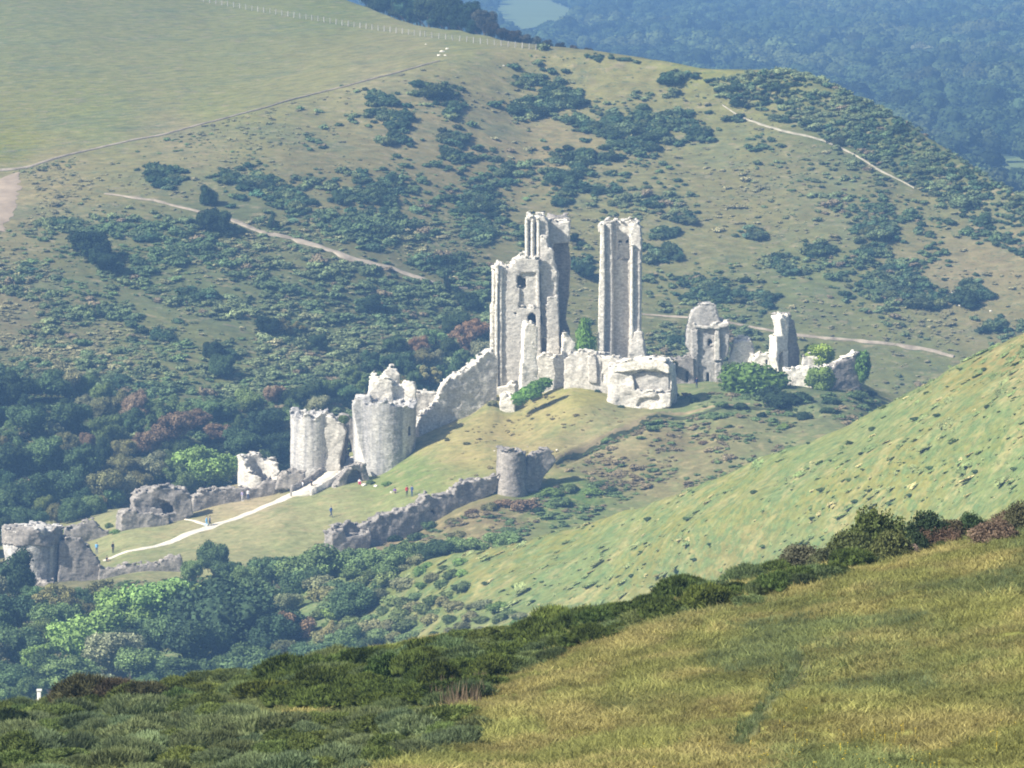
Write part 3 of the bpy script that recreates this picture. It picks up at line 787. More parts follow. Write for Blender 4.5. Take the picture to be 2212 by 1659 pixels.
ruin('gatehouse_tower', 'grey square ruined tower with slit windows and broken gable top, right of the keep', 'ruined tower', [g1, g2, *g3])
f = Frame(1470, 1011, -4)
ruin('low_wall', 'low grey wall with ragged top joined to the left of the grey gabled tower', 'ruined wall',
     [masonry('wall', f, [('slab', [(1430,845),(1434,786),(1450,776),(1470,773),(1490,768),(1500,772),(1500,845)], 0, 1.6)],
              [('slab', [(1482,826),(1483,804),(1486,804),(1486,826)], -1, 1.0), ('slab', [(1455,812),(1456,795),(1462,795),(1462,812)], -1, 0.6)], GREY, 0.17, (0.3, 0.18, 0.06))])
f = Frame(1602, 1014, 0)
ruin('boulder_ruin', 'rounded white lump of masonry standing right of the grey gabled tower', 'masonry block',
     [masonry('block', f, [('slab', [(1575,800),(1578,750),(1590,735),(1605,729),(1620,734),(1630,752),(1632,770),(1628,800)], 0, 3.0)], (), WHITE, 0.17, (0.5, 0.28, 0.08))])
f = Frame(1652, 1012, 0)
ruin('rubble_wall', 'low broken white rubble wall left of the thin white spire', 'ruined wall',
     [masonry('wall', f, [('slab', [(1626,806),(1628,772),(1642,765),(1652,768),(1664,766),(1672,776),(1680,806)], 0, 1.8)],
              [('slab', [(1655,806),(1656,780),(1658,780),(1658,806)], -1, 0.6), ('slab', [(1665,806),(1665,782),(1667,782),(1668,806)], -1, 0.6)], WHITE, 0.16, (0.35, 0.2, 0.06))])
f = Frame(1702, 1012, 30)
ruin('stone_spire', 'thin tapering spire of masonry, white on its left, among the right-hand ruins', 'ruined tower',
     [masonry('wall', f, [('slab', [(1690,808),(1690,700),(1688,688),(1696,679),(1708,680),(1714,694),(1718,715),(1725,735),(1729,760),(1731,808)], 0, 3.0)], (), GREY, 0.16, (0.2, 0.13, 0.05)),
      masonry('wall_end', f, [('slab', [(1683,806),(1675,772),(1677,750),(1676,727),(1688,722),(1686,700),(1683,688),(1694,679),(1703,682),(1704,806),(1694,806),(1692,760),(1684,764)], -1.0, 1.4)], (), WHITE, 0.16, (0.16, 0.1, 0.05))])
f = Frame(1752, 1012, 0)
ruin('stone_heap', 'white stone heap beneath the round bright green ivy mound', 'masonry block',
     [masonry('block', f, [('slab', [(1732,806),(1735,772),(1748,765),(1762,772),(1774,788),(1776,806)], 0, 2.2)], (), WHITE, 0.16, (0.4, 0.22, 0.06))])
f = Frame(1722, 1006, -4)
ruin('parapet_wall', 'low cream wall with a white top between the ivy hedge and the ivy lump', 'ruined wall',
     [masonry('wall', f, [('slab', [(1690,852),(1693,802),(1710,798),(1735,796),(1752,797),(1754,852)], 0, 1.8)], (), WHITE, 0.17, (0.2, 0.12, 0.05))])
f = Frame(1828, 1008, 22)
ruin('wedge_wall', 'dark grey wedge wall with a sunlit sloping top at the right end of the ruins', 'ruined wall',
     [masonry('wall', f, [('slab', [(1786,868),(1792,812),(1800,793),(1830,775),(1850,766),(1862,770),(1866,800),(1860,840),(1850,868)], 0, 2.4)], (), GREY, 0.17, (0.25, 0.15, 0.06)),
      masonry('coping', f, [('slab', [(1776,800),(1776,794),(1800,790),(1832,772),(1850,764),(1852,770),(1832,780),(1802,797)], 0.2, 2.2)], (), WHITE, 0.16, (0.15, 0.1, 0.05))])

# --- middle gate: the leaning drums
f = Frame(828, 980, 0)
d1 = masonry('drum', f, [('drum', 760, 900, 864, 1045, 5.3, {'taper': 0.93, 'rag': 0.5, 'top': [(-180, 0.2), (-130, -0.2), (-60, 0.8), (0, 0.6), (90, 0.2), (180, 0.2)]}),
                         ('slab', [(762,880),(768,862),(800,856),(806,900),(790,1000),(776,960)], 1.2, 5.5)],
    [('slab', [(880,945),(881,926),(885,926),(886,945)], -1, 3.2)], DRUMS, 0.19, (0.14, 0.04, 0.03))
d2 = masonry('upper_wall', f, [('slab', [(797,880),(797,818),(806,813),(826,816),(842,820),(848,832),(852,880)], 5.0, 7.5),
                               ('slab', [(836,880),(846,830),(868,832),(874,828),(884,826),(896,830),(900,880)], 6.0, 8.6)], (), WHITE, 0.18, (0.38, 0.22, 0.07))
d3 = masonry('turret_stump', f, [('slab', [(828,840),(831,806),(837,798),(847,797),(854,803),(862,812),(864,840)], 8.0, 10.0)], (), PALE, 0.17, (0.4, 0.22, 0.07))
ruin('drum_tower', 'biggest rounded pale drum tower streaked grey, with broken walls on top', 'ruined tower', [d1, d2, d3])
f = Frame(670, 984, 0)
t1 = masonry('drum', f, [('drum', 627, 712, 888, 1052, 3.4, {'taper': 1.0, 'rag': 0.55, 'top': [(-180, 0.2), (-110, 0.5), (-85, 0.9), (-50, -0.2), (0, 0.5), (180, 0.2)]})],
    [], DRUMS, 0.18, (0.12, 0.04, 0.03))
t2 = masonry('wall', f, [('slab', [(700,1020),(702,900),(712,896),(720,905),(734,913),(742,918),(748,934),(742,960),(736,985),(735,1020)], 1.2, 4.2)], (), PALE, 0.18, (0.35, 0.2, 0.06))
t3 = masonry('wall_return', f, [('slab', [(726,1010),(728,912),(742,914),(752,924),(752,960),(746,985),(745,1010)], 4.0, 9.0)], (), GREY, 0.18, (0.35, 0.2, 0.06))
ruin('gate_drum', 'tall pale gate drum with a double humped top, left of the biggest drum', 'ruined tower', [t1, t2, t3])
f = Frame(632, 981, 8)
ruin('gate_wall', 'low dark grey broken wall at the foot of the double humped drum', 'ruined wall',
     [masonry('wall', f, [('slab', [(596,1058),(600,1034),(612,1022),(628,1016),(648,1018),(660,1024),(664,1056)], 0, 1.6)], (), GREY, 0.17, (0.4, 0.22, 0.07))])
f = Frame(555, 982, 0)
ruin('hollow_turret', 'pale hollow turret broken open on its right, at the top of the low back wall', 'ruined tower',
     [masonry('wall', f, [('drum', 514, 602, 988, 1068, 3.6, {'hollow': 1.1, 'floor': -2.0, 'rag': 0.5, 'top': [(-180, 0.0), (-140, 0.2), (-110, 1.6), (-85, 3.4), (-60, 4.6), (-20, 4.0), (20, 1.0), (90, 0.0), (180, 0.0)]})], (), PALE, 0.17, (0.22, 0.14, 0.06))])
f = Frame(505, 980, 20)
ruin('back_wall', 'long low rough grey wall beside the worn grass, left of the hollow turret', 'ruined wall',
     [masonry('wall', f, [('slab', [(412,1122),(416,1076),(432,1064),(470,1058),(510,1052),(550,1056),(575,1044),(592,1040),(602,1048),(604,1068),(540,1082),(480,1098)], 0, 1.5)], (), GREY, 0.17, (0.3, 0.2, 0.08))])
f = Frame(355, 970, 14)
w1 = masonry('wall', f, [('slab', [(291,1150),(290,1082),(300,1066),(325,1058),(370,1053),(400,1060),(415,1078),(418,1112),(400,1126),(340,1150)], 0, 4.0)],
    [('slab', [(330,1098),(345,1080),(372,1084),(378,1110),(362,1112),(350,1100)], -1, 0.6), ('slab', [(352,1110),(350,1092),(362,1086),(378,1092),(380,1108),(372,1114)], -1, 2.2)], GREY, 0.18, (0.45, 0.25, 0.08))
w2 = masonry('wall_base', f, [('slab', [(258,1162),(262,1112),(280,1102),(296,1104),(330,1110),(352,1112),(366,1120),(366,1134),(320,1150),(280,1164)], -1.4, 2.0)], (), GREY, 0.18, (0.35, 0.2, 0.08))
ruin('bailey_tower', 'squat grey tower with a dark doorway hole, half way up the back wall', 'ruined tower', [w1, w2])
f = Frame(195, 968, 8)
ruin('broken_wall', 'ragged low grey wall behind the big front tower, ending in a knob', 'ruined wall',
     [masonry('wall', f, [('slab', [(140,1180),(142,1144),(158,1140),(175,1136),(190,1124),(204,1120),(214,1136),(232,1150),(246,1162),(246,1178)], 0, 1.5)], (), GREY, 0.17, (0.4, 0.22, 0.08))])

f = Frame(752, 1000, 10)
ruin('gate_arch', 'dark arched gateway wall in the gap between the two pale drums', 'gateway',
     [masonry('wall', f, [('slab', [(728,1010),(730,930),(738,908),(748,902),(760,910),(772,930),(776,1010)], 0, 4.5)],
              [('slab', [(740,1012),(740,962),(746,950),(753,946),(760,951),(765,964),(765,1012)], -1, 6)], GREY, 0.17, (0.3, 0.18, 0.06))])

# --- outer bailey, front
f = Frame(70, 926, 0)
o1 = masonry('drum', f, [('drum', 4, 134, 1142, 1300, 4.7, {'taper': 0.80, 'rag': 0.45})], (), DRUMS, 0.19, (0.3, 0.16, 0.06))
o2 = masonry('tower_top', f, [('drum', 2, 137, 1140, 1172, 4.7, {'taper': 0.98, 'rag': 0.6})], (), GREY, 0.18, (0.5, 0.28, 0.08))
o3 = masonry('footing', f, [('slab', [(50,1292),(56,1262),(80,1258),(110,1262),(122,1296)], -1.2, 3.0)], (), GREY, 0.2, (0.5, 0.25, 0.08))
ruin('front_tower', 'broad rounded grey tower at the lower left edge of the castle', 'ruined tower', [o1, o2, o3])
f = Frame(180, 929, 14)
ruin('sloping_wall', 'grey wall sloping down to the right from the broad front tower', 'ruined wall',
     [masonry('wall', f, [('slab', [(126,1285),(128,1168),(142,1164),(175,1168),(196,1182),(206,1200),(216,1214),(222,1226),(226,1280)], 0, 1.8)], (), GREY, 0.18, (0.22, 0.14, 0.06))])
f = Frame(305, 929, 6)
ruin('bailey_wall', 'low grey wall with a pale top and raised right end, left of the slope', 'ruined wall',
     [masonry('wall', f, [('slab', [(212,1272),(216,1226),(250,1230),(268,1222),(280,1218),(320,1220),(345,1219),(358,1208),(372,1203),(388,1204),(394,1216),(392,1258)], 0, 1.5)], (), GREY, 0.17, (0.28, 0.18, 0.07))])
f = Frame(890, 938, 27)
ww = masonry('wall', f, [('slab', [(718,1205),(717,1160),(722,1146),(745,1134),(762,1127),(775,1135),(793,1126),(807,1125),(820,1114),(834,1105),(848,1110),(864,1103),(885,1097),(903,1090),(915,1078),(926,1067),(936,1074),(947,1073),(960,1067),(979,1066),(990,1050),(1004,1039),(1030,1035),(1062,1033),(1074,1030),(1076,1062),(1000,1098),(945,1128),(890,1154),(825,1180),(780,1200),(750,1206)], 0, 1.9)],
    [('slab', [(936,1112),(936,1104),(944,1102),(946,1110)], -1, 1.2)], GREY, 0.18, (0.34, 0.2, 0.08))
wb = masonry('wall_end', f, [('slab', [(717,1206),(717,1154),(726,1142),(745,1136),(752,1160),(780,1150),(800,1150),(800,1185),(770,1204)], -1.6, 1.0)], (), GREY, 0.18, (0.6, 0.3, 0.09))
ruin('outer_wall', 'long shadowed grey outer wall with a broken sunlit crest climbing to the small round turret', 'ruined wall', [ww, wb])
f = Frame(1107, 944, 0)
ruin('round_turret', 'small round grey turret at the top end of the shadowed outer wall', 'ruined tower',
     [masonry('drum', f, [('drum', 1074, 1136, 972, 1080, 2.3, {'taper': 1.14, 'rag': 0.35, 'top': [(-180, -0.1), (-90, 0.0), (-30, 0.7), (0, 0.5), (180, -0.1)]})], (), GREY, 0.16, (0.16, 0.1, 0.05))])
f = Frame(1168, 947, 20)
ruin('wall_remnant', 'leaning grey wall remnant close beside the small round turret on its right', 'ruined wall',
     [masonry('wall', f, [('slab', [(1134,1060),(1138,1000),(1150,982),(1166,972),(1184,970),(1198,982),(1202,998),(1188,1016),(1172,1040),(1160,1066)], 0, 2.0)], (), GREY, 0.17, (0.32, 0.18, 0.06))])

# --- bridge to the middle gate
def quad_strip(A, B):
    n = len(A); v = np.concatenate([A, B]); i = np.arange(n - 1)
    return v, np.stack([i, i+1, i+1+n, i+n], -1)
f = Frame(716, 978, 32)
bridge = bpy.data.objects.new('stone_bridge', None); COL.objects.link(bridge)
deck_pts = [(650,1064,974), (690,1042,979), (722,1018,985), (752,998,991), (772,986,996)]
L = []; R = []
for px, py, Y in deck_pts:
    c = P(px, py, Y); L.append(c); 
C_ = np.array(L); d = np.gradient(C_, axis=0); d[:, 2] = 0; d /= np.linalg.norm(d, axis=1)[:, None]
nrm = np.stack([-d[:, 1], d[:, 0], 0*d[:, 0]], -1)
def ribbon_box(off0, off1, z0, z1, name, mat):
    """a block following the bridge from off0 to off1 across it, z0 to z1 above the deck; ragged top"""
    t = np.linspace(0, len(C_) - 1, 46); k = np.arange(len(C_))
    c = np.stack([np.interp(t, k, C_[:, j]) for j in range(3)], -1); n = np.stack([np.interp(t, k, nrm[:, j]) for j in range(3)], -1)
    rr = rng.normal(0, 0.05, (4, 46))
    ring = [c + n*off0 + np.array([0,0,z0]), c + n*off1 + np.array([0,0,z0]), c + n*off1 + np.array([0,0,z1]), c + n*off0 + np.array([0,0,z1])]
    for q in (2, 3):
        ring[q][:, 2] += rr[q] * (2.0 if z1 > 0.2 else 0.3); 
    V = np.stack(ring, 1); m = len(c)
    idx = np.arange(m*4).reshape(m, 4)
    fs = []
    for a in range(4):
        b = (a+1) % 4
        fs.append(np.stack([idx[:-1, a], idx[1:, a], idx[1:, b], idx[:-1, b]], -1))
    fs.append(np.array([[idx[0,0], idx[0,1], idx[0,2], idx[0,3]], [idx[-1,3], idx[-1,2], idx[-1,1], idx[-1,0]]]))
    return link(name, mesh_from(name, V.reshape(-1, 3), np.concatenate(fs)), mat, bridge)
ribbon_box(-1.7, 1.7, -0.9, 0.0, 'deck', MAT_CHALK)
ribbon_box(-2.15, -1.7, -3.4, 0.55, 'parapet', PALE)
ribbon_box(1.7, 2.15, -3.4, 0.85, 'parapet', GREY)
f = Frame(772, 976, 20)
arch = masonry('arch_wall', f, [('slab', [(722,1056),(736,1030),(752,1014),(772,1004),(792,1010),(806,1050)], 1.0, 3.0)],
               [('slab', [(754,1056),(756,1030),(764,1018),(774,1014),(784,1022),(792,1056)], 0, 2.6)], GREY, 0.17, (0.2, 0.12, 0.05))
arch.parent = bridge
tag(bridge, 'stone bridge with parapets leading up the white path to the dark gate between the drums', 'bridge')
# ------------------------------------------------------------------ foliage
def leaf_mesh(name, lobes, n, size, mat, seed=0, rough_n=0.7, flat=1.0, core=0.8, up=0.25, shell=(0.78, 1.08)):
    """a crown of n leaf clumps spread over overlapping lobes (centre, radii); dark gaps are real gaps over an inner core"""
    r = np.random.default_rng(seed)
    C = np.array([c for c, _ in lobes], float); R = np.array([q if np.ndim(q) else (q, q, q) for _, q in lobes], float)
    w = R.prod(1) ** (2/3); li = r.choice(len(C), n, p=w / w.sum())
    d = r.normal(size=(n, 3)); d[:, 2] += up; d /= np.linalg.norm(d, axis=1)[:, None]
    rad = r.uniform(*shell, n)
    pos = C[li] + d * R[li] * rad[:, None]
    # drop the ones buried deep in another lobe
    q = np.min(np.stack([np.linalg.norm((pos - C[k]) / R[k], axis=1) + 10 * (li == k) for k in range(len(C))]), 0) if len(C) > 1 else np.full(n, 2.0)
    keep = q > 0.72
    pos, d, li = pos[keep], d[keep], li[keep]; n = len(pos)
    nrm = d / R[li] * R[li].mean(1)[:, None] + rough_n * r.normal(size=(n, 3)); nrm /= np.linalg.norm(nrm, axis=1)[:, None]
    t = np.cross(nrm, r.normal(size=(n, 3))); t /= np.linalg.norm(t, axis=1)[:, None]
    b = np.cross(nrm, t)
    s = (size * r.uniform(0.55, 1.45, n))[:, None]; s2 = s * flat * r.uniform(0.6, 1.0, n)[:, None]
    V = np.stack([pos - t*s - b*s2*0.3, pos + b*s2 - t*s*0.2, pos + t*s + b*s2*0.25, pos - b*s2 + t*s*0.2], 1).reshape(-1, 3)
    F = np.arange(4 * n).reshape(n, 4)
    lob = r.random(len(C))
    tone = np.clip(0.5 + 0.55 * (lob[li] - 0.5) + r.normal(0, 0.17, n), 0, 1)
    if core:
        u = np.linspace(0, 2*np.pi, 9)[:-1]; vv = np.linspace(-np.pi/2, np.pi/2, 6)
        ball = np.array([[np.cos(a)*np.cos(e), np.sin(a)*np.cos(e), np.sin(e)] for e in vv for a in u])
        bf = np.array([[i*8+j, i*8+(j+1) % 8, (i+1)*8+(j+1) % 8, (i+1)*8+j] for i in range(5) for j in range(8)])
        vs, fs, ts = [V], [F], [tone]; off = len(V)
        for c, q in zip(C, R):
            vs.append(c + ball * q * core * (1 + 0.12 * r.normal(size=(48, 1)))); fs.append(bf + off); off += 48
            ts.append(np.full(40, 0.42))
        V, F, tone = np.concatenate(vs), np.concatenate(fs), np.concatenate(ts)
    me = mesh_from(name, V, F)
    a = me.attributes.new('tone', 'FLOAT', 'FACE')
    if len(me.polygons) == len(tone): a.data.foreach_set('value', tone.astype(np.float32))
    me.materials.append(mat)
    return me

def crown_lobes(seed, k=9, spread=0.62, zr=0.55, rr=(0.32, 0.52)):
    r = np.random.default_rng(seed); L = [((0, 0, 0), (0.6, 0.6, 0.62))]
    for i in range(k):
        a = 2*np.pi*(i + r.random()*0.8)/k * 2.4; e = r.uniform(-0.55, 1.0)
        q = r.uniform(*rr)
        L.append(((spread*np.cos(a)*np.sqrt(1-0.5*e*e)*r.uniform(0.7, 1.1), spread*np.sin(a)*np.sqrt(1-0.5*e*e)*r.uniform(0.7, 1.1), zr*e), (q, q, q*r.uniform(0.75, 1.0))))
    return L

def dome_lobes(seed, k=10, rr=(0.22, 0.42)):
    r = np.random.default_rng(seed); L = [((0, 0, 0.25), (0.62, 0.62, 0.5))]
    for i in range(k):
        a = r.random()*2*np.pi; d = np.sqrt(r.random())*0.72; q = r.uniform(*rr)
        L.append(((d*np.cos(a), d*np.sin(a), max(0.12, 0.62*(1-d*d) * r.uniform(0.6, 1.1))), (q, q, q*0.85)))
    return L

def spike_mesh(name, seed, mat, n=2600, length=0.26, width=0.022, k=26, upness=0.6, core=True, tall=1.0):
    """gorse: shoots bristling from many small cushions"""
    r = np.random.default_rng(seed)
    L = dome_lobes(seed, k, (0.16, 0.30)); C = np.array([c for c, _ in L]); R = np.array([q for _, q in L])
    C[:, 2] *= tall
    li = r.choice(len(C), n, p=R.prod(1)**(2/3) / (R.prod(1)**(2/3)).sum())
    d = r.normal(size=(n, 3)); d[:, 2] = np.abs(d[:, 2]) * 0.9 + 0.1; d /= np.linalg.norm(d, axis=1)[:, None]
    pos = C[li] + d * R[li] * r.uniform(0.7, 0.95, n)[:, None]
    ax = d + np.array([0, 0, upness]) + 0.35 * r.normal(size=(n, 3)); ax /= np.linalg.norm(ax, axis=1)[:, None]
    sd = np.cross(ax, r.normal(size=(n, 3))); sd /= np.linalg.norm(sd, axis=1)[:, None]
    ln = (length * r.uniform(0.5, 1.3, n))[:, None]; w = width * r.uniform(0.7, 1.5, n)[:, None]
    V = np.stack([pos - sd*w, pos + sd*w, pos + ax*ln*0.7 + sd*w*0.8, pos + ax*ln], 1).reshape(-1, 3)
    F = np.arange(4*n).reshape(n, 4); lob = r.random(len(C))
    tone = np.clip(0.5 + 0.5*(lob[li]-0.5) + r.normal(0, 0.16, n), 0, 1)
    u = np.linspace(0, 2*np.pi, 9)[:-1]; vv = np.linspace(-np.pi/2, np.pi/2, 6)
    ball = np.array([[np.cos(a)*np.cos(e), np.sin(a)*np.cos(e), np.sin(e)] for e in vv for a in u])
    bf = np.array([[i*8+j, i*8+(j+1) % 8, (i+1)*8+(j+1) % 8, (i+1)*8+j] for i in range(5) for j in range(8)])
    vs, fs, ts = [V], [F], [tone]; off = len(V)
    for c, q in zip(C, R):
        vs.append(c + ball * q * 0.8); fs.append(bf + off); off += 48; ts.append(np.full(40, 0.35))
    V, F, tone = np.concatenate(vs), np.concatenate(fs), np.concatenate(ts)
    me = mesh_from(name, V, F)
    a = me.attributes.new('tone', 'FLOAT', 'FACE'); a.data.foreach_set('value', tone.astype(np.float32))
    me.materials.append(mat)
    return me

def blade_mesh(name, seed, mat, n=34, h=0.30, w=0.010, rad=0.16, lean=0.35):
    r = np.random.default_rng(seed)
    a = r.random(n)*2*np.pi; d = np.sqrt(r.random(n))*rad
    b = np.stack([d*np.cos(a), d*np.sin(a), np.zeros(n) - 0.02], -1)
    la = r.random(n)*2*np.pi; ll = np.abs(r.normal(0, lean, n))
    hh = h * r.uniform(0.5, 1.25, n)
    dirv = np.stack([np.cos(la)*ll, np.sin(la)*ll, np.ones(n)], -1)
    s = r.random(n)*2*np.pi; sd = np.stack([np.cos(s), np.sin(s), 0*s], -1) * w
    mid = b + dirv * hh[:, None] * 0.55; tip = b + dirv * hh[:, None] * np.array([1.25, 1.25, 0.95])
    V = np.stack([b - sd, b + sd, mid + sd*0.8, mid - sd*0.8, tip], 1).reshape(-1, 3)
    i = np.arange(n) * 5
    F = np.concatenate([np.stack([i, i+1, i+2, i+3], -1), np.stack([i+3, i+2, i+4, i+4], -1)])
    me = bpy.data.meshes.new(name)
    me.from_pydata([tuple(v) for v in V], [], [tuple(f) for f in F[:n]] + [tuple(f[:3]) for f in F[n:]])
    at = me.attributes.new('tone', 'FLOAT', 'FACE'); t = np.clip(r.normal(0.5, 0.22, n), 0, 1)
    at.data.foreach_set('value', np.concatenate([t, t]).astype(np.float32))
    me.materials.append(mat)
    return me

FOL = foliage_mat('foliage', 0.5, trans=0.12)
FOL_I = foliage_mat('foliage_scatter', 0.5, inst=True)
SPK = foliage_mat('gorse_foliage', 0.55, noise_scale=0.9)
BLD = foliage_mat('grass_blades', 0.4, inst=True, noise_scale=0.6, trans=0.25)
BARK, _nt, _b = new_mat('bark'); _b.inputs['Base Color'].default_value = (0.09, 0.075, 0.055, 1)

CROWN = [leaf_mesh('crown', crown_lobes(20+i, 16 + i % 3, 0.70, 0.62, (0.17, 0.44)), 8500, 0.040, FOL, 40+i, core=0.74, shell=(0.68, 1.2)) for i in range(6)]
CONE = [leaf_mesh('crown', [((0, 0, z), (0.9*(1-z)*0.55+0.1, 0.9*(1-z)*0.55+0.1, 0.3)) for z in np.linspace(-0.8, 0.85, 7)], 4000, 0.045, FOL, 61, core=0.7)]
LOOSE = [leaf_mesh('crown', crown_lobes(80+i, 13, 0.75, 0.65, (0.18, 0.34))[1:], 4200, 0.04, FOL, 90+i, core=0.55, rough_n=1.0) for i in range(3)]
BUSH = [leaf_mesh('bush', dome_lobes(120+i, 15, (0.13, 0.36)), 1900, 0.055, FOL, 130+i, core=0.78, shell=(0.7, 1.18)) for i in range(5)]
LOW_I = [leaf_mesh('scrub', dome_lobes(150+i, 8, (0.16, 0.44)), 300, 0.10, FOL_I, 160+i, core=0.8, shell=(0.7, 1.2)) for i in range(6)]
FARC_I = [leaf_mesh('far_crown', crown_lobes(170+i, 9), 1800, 0.065, FOL_I, 180+i, core=0.9, rough_n=0.35) for i in range(4)]
GORSE = [spike_mesh('gorse', 200+i, SPK, 7000, 0.13, 0.011, 40) for i in range(4)]
SAGE_B = [spike_mesh('heather', 220+i, SPK, 6500, 0.20, 0.009, 34, 1.0, tall=0.85) for i in range(3)]
TWIGGY = [spike_mesh('shrub', 240+i, SPK, 7000, 0.15, 0.010, 46, 0.3, tall=1.25) for i in range(3)]

SHRUB = [leaf_mesh('shrub', dome_lobes(260+i, 26, (0.10, 0.30)), 7500, 0.030, FOL, 270+i, core=0.66, rough_n=1.1, shell=(0.6, 1.35), up=0.45) for i in range(4)]

def trunk_mesh(seed):
    r = random.Random(seed); bm = bmesh.new()
    def limb(p, q, r0, r1, n=6):
        p, q = Vector(p), Vector(q); d = (q-p).normalized(); a = d.orthogonal().normalized(); b = d.cross(a); rings = []
        for k in range(4):
            t = k/3; c = p.lerp(q, t) + a * 0.03 * math.sin(t*3.1); rr = r0 + (r1-r0)*t
            rings.append([bm.verts.new(c + (a*math.cos(2*math.pi*j/n) + b*math.sin(2*math.pi*j/n))*rr) for j in range(n)])
        for k in range(3):
            for j in range(n):
                bm.faces.new((rings[k][j], rings[k][(j+1) % n], rings[k+1][(j+1) % n], rings[k+1][j]))
    limb((0, 0, -0.05), (0.02, 0, 0.62), 0.055, 0.035)
    for k in range(5):
        a = k*2.4 + r.random(); z = 0.35 + 0.09*k
        limb((0.01, 0, z*0.9), (0.22*math.cos(a), 0.22*math.sin(a), z+0.25), 0.025, 0.008, 5)
    me = bpy.data.meshes.new('trunk'); bm.to_mesh(me); bm.free(); me.materials.append(BARK)
    return me
TRUNK = [trunk_mesh(i) for i in range(3)]

# ------------------------------------------------------------------ words that single a plant out
MARKS = [(1110,700,'the fluted keep'), (1338,620,'the keep slab'), (1530,740,'the gabled tower'), (1703,740,'the stone spire'), (828,940,'the biggest drum'),
         (670,950,'the double-humped drum'), (555,1020,'the hollow turret'), (355,1100,'the squat tower'), (70,1210,'the front tower'), (890,1120,'the outer wall'),
         (1107,1020,'the round turret'), (1385,835,'the square bastion'), (700,545,'the hill track'), (270,425,'the track start'), (1790,310,'the ridge path'), (1700,725,'the lower track'), (30,420,'the sandy corner'),
         (955,120,'the chalk scar'), (190,1150,'the ragged wall'), (1830,810,'the wedge wall'), (300,1225,'the bailey wall'), (700,30,'the hilltop fence'), (2195,362,'the far field'), (1130,20,'the upper field'),
         (985,1515,'the dead stalks'), (1700,1480,'the trodden path'), (85,1480,'the white gatepost'), (2003,1140,'the tallest hawthorn'), (1735,1220,'the greyish shrub'), (2075,645,'the pale outcrop'), (384,629,'the black bird'), (610,705,'the yellowish tree'), (448,450,'the cone tree'), (440,1010,'the bright dome tree'), (345,1275,'the bright tree'), (480,1365,'the darkest tree'), (1630,822,'the ivy hedge'), (20,1585,'the corner gorse')]
VEG = {}
def place_words(px, py, fine=False):
    d, m = min((math.hypot(px-a, (py-b)*1.1), (a, b, t)) for a, b, t in MARKS)
    dx, dy = px - m[0], py - m[1]
    far = ('close ' if d < 90 else ('somewhat ' if d < 190 else ('further ' if d < 320 else 'far '))) if fine else ''
    if abs(dx) > 2.2*abs(dy): w = 'left of' if dx < 0 else 'right of'
    elif abs(dy) > 2.2*abs(dx): w = 'above' if dy < 0 else 'below'
    else: w = ('upper ' if dy < 0 else 'lower ') + ('left of' if dx < 0 else 'right of')
    return f'{far}{w} {m[2]}'

def shade(c):
    l = 0.3*c[0] + 0.6*c[1] + 0.1*c[2]
    if c[0] > c[1]*0.98: return 'reddish brown' if c[0] > c[1]*1.4 else ('tan' if l > 0.1 else 'brown')
    if c[0] > c[1]*0.82: return 'olive' if l < 0.09 else 'yellowish green'
    if l > 0.10: return 'bright green'
    return 'dark green' if l < 0.05 else 'mid green'

def veg_base(kind, size, colr):
    return f'{size} {shade(colr)} {kind}'

def put(kind, me, x, y, z, sx, sy, sz, colr, label, cat, group, rot=None):
    o = bpy.data.objects.new(kind, me); COL.objects.link(o)
    o.location = (x, y, z); o.scale = (sx, sy, sz); o.rotation_euler = (0, 0, random.random()*6.28 if rot is None else rot)
    o.color = (*colr, 1)
    return tag(o, label, cat, group)

def jitter(c, s=0.18):
    k = 1 + random.gauss(0, s); h = random.gauss(0, s*0.35)
    return (max(0.01, c[0]*k*(1+h)), max(0.01, c[1]*k), max(0.008, c[2]*k*(1-h)))

def tree(px, py, r, colr, Y=None, kind='broadleaf_tree', squash=1.0, meshes=None, only=None, skip=(), group='woodland trees', word=None, on='standing', ground=None, drop=None):
    """crown centred at (px, py) in the picture, r its half width there; the trunk goes down to the ground below it"""
    if Y is None:
        h = hit(px, py + r*0.8, only, skip)
        if h is None: return None
        Y = h[1].y
    c = P(px, py, Y); R = r * Y / FPX
    g = gz(c[0], c[1]) if ground is None else ground
    rz = R * squash
    zc = c[2]
    if zc - rz*0.6 < g: zc = g + rz*0.6
    if drop is not None: zc = min(zc, g + drop)
    e = bpy.data.objects.new(kind, None); COL.objects.link(e); e.location = (c[0], c[1], g)
    cr = link('crown', (meshes or CROWN)[random.randrange(len(meshes or CROWN))], None, e)
    cr.location = (0, 0, zc - g); cr.scale = (R*1.08, R*1.08, rz*1.08); cr.rotation_euler = (0, 0, random.random()*6.28); cr.color = (*colr, 1)
    tk = link('trunk', TRUNK[random.randrange(3)], None, e)
    hh = max(0.8, zc - g + rz*0.4); tk.scale = (hh*0.9, hh*0.9, hh)
    size = 'large' if R > 4.2 else ('small' if R < 2.4 else 'medium')
    nm = kind.replace('_', ' ')
    tag(e, veg_base(word or nm, size, colr), 'tree', group); VEG[e] = dict(base=e['label'], px=px, py=py)
    return e

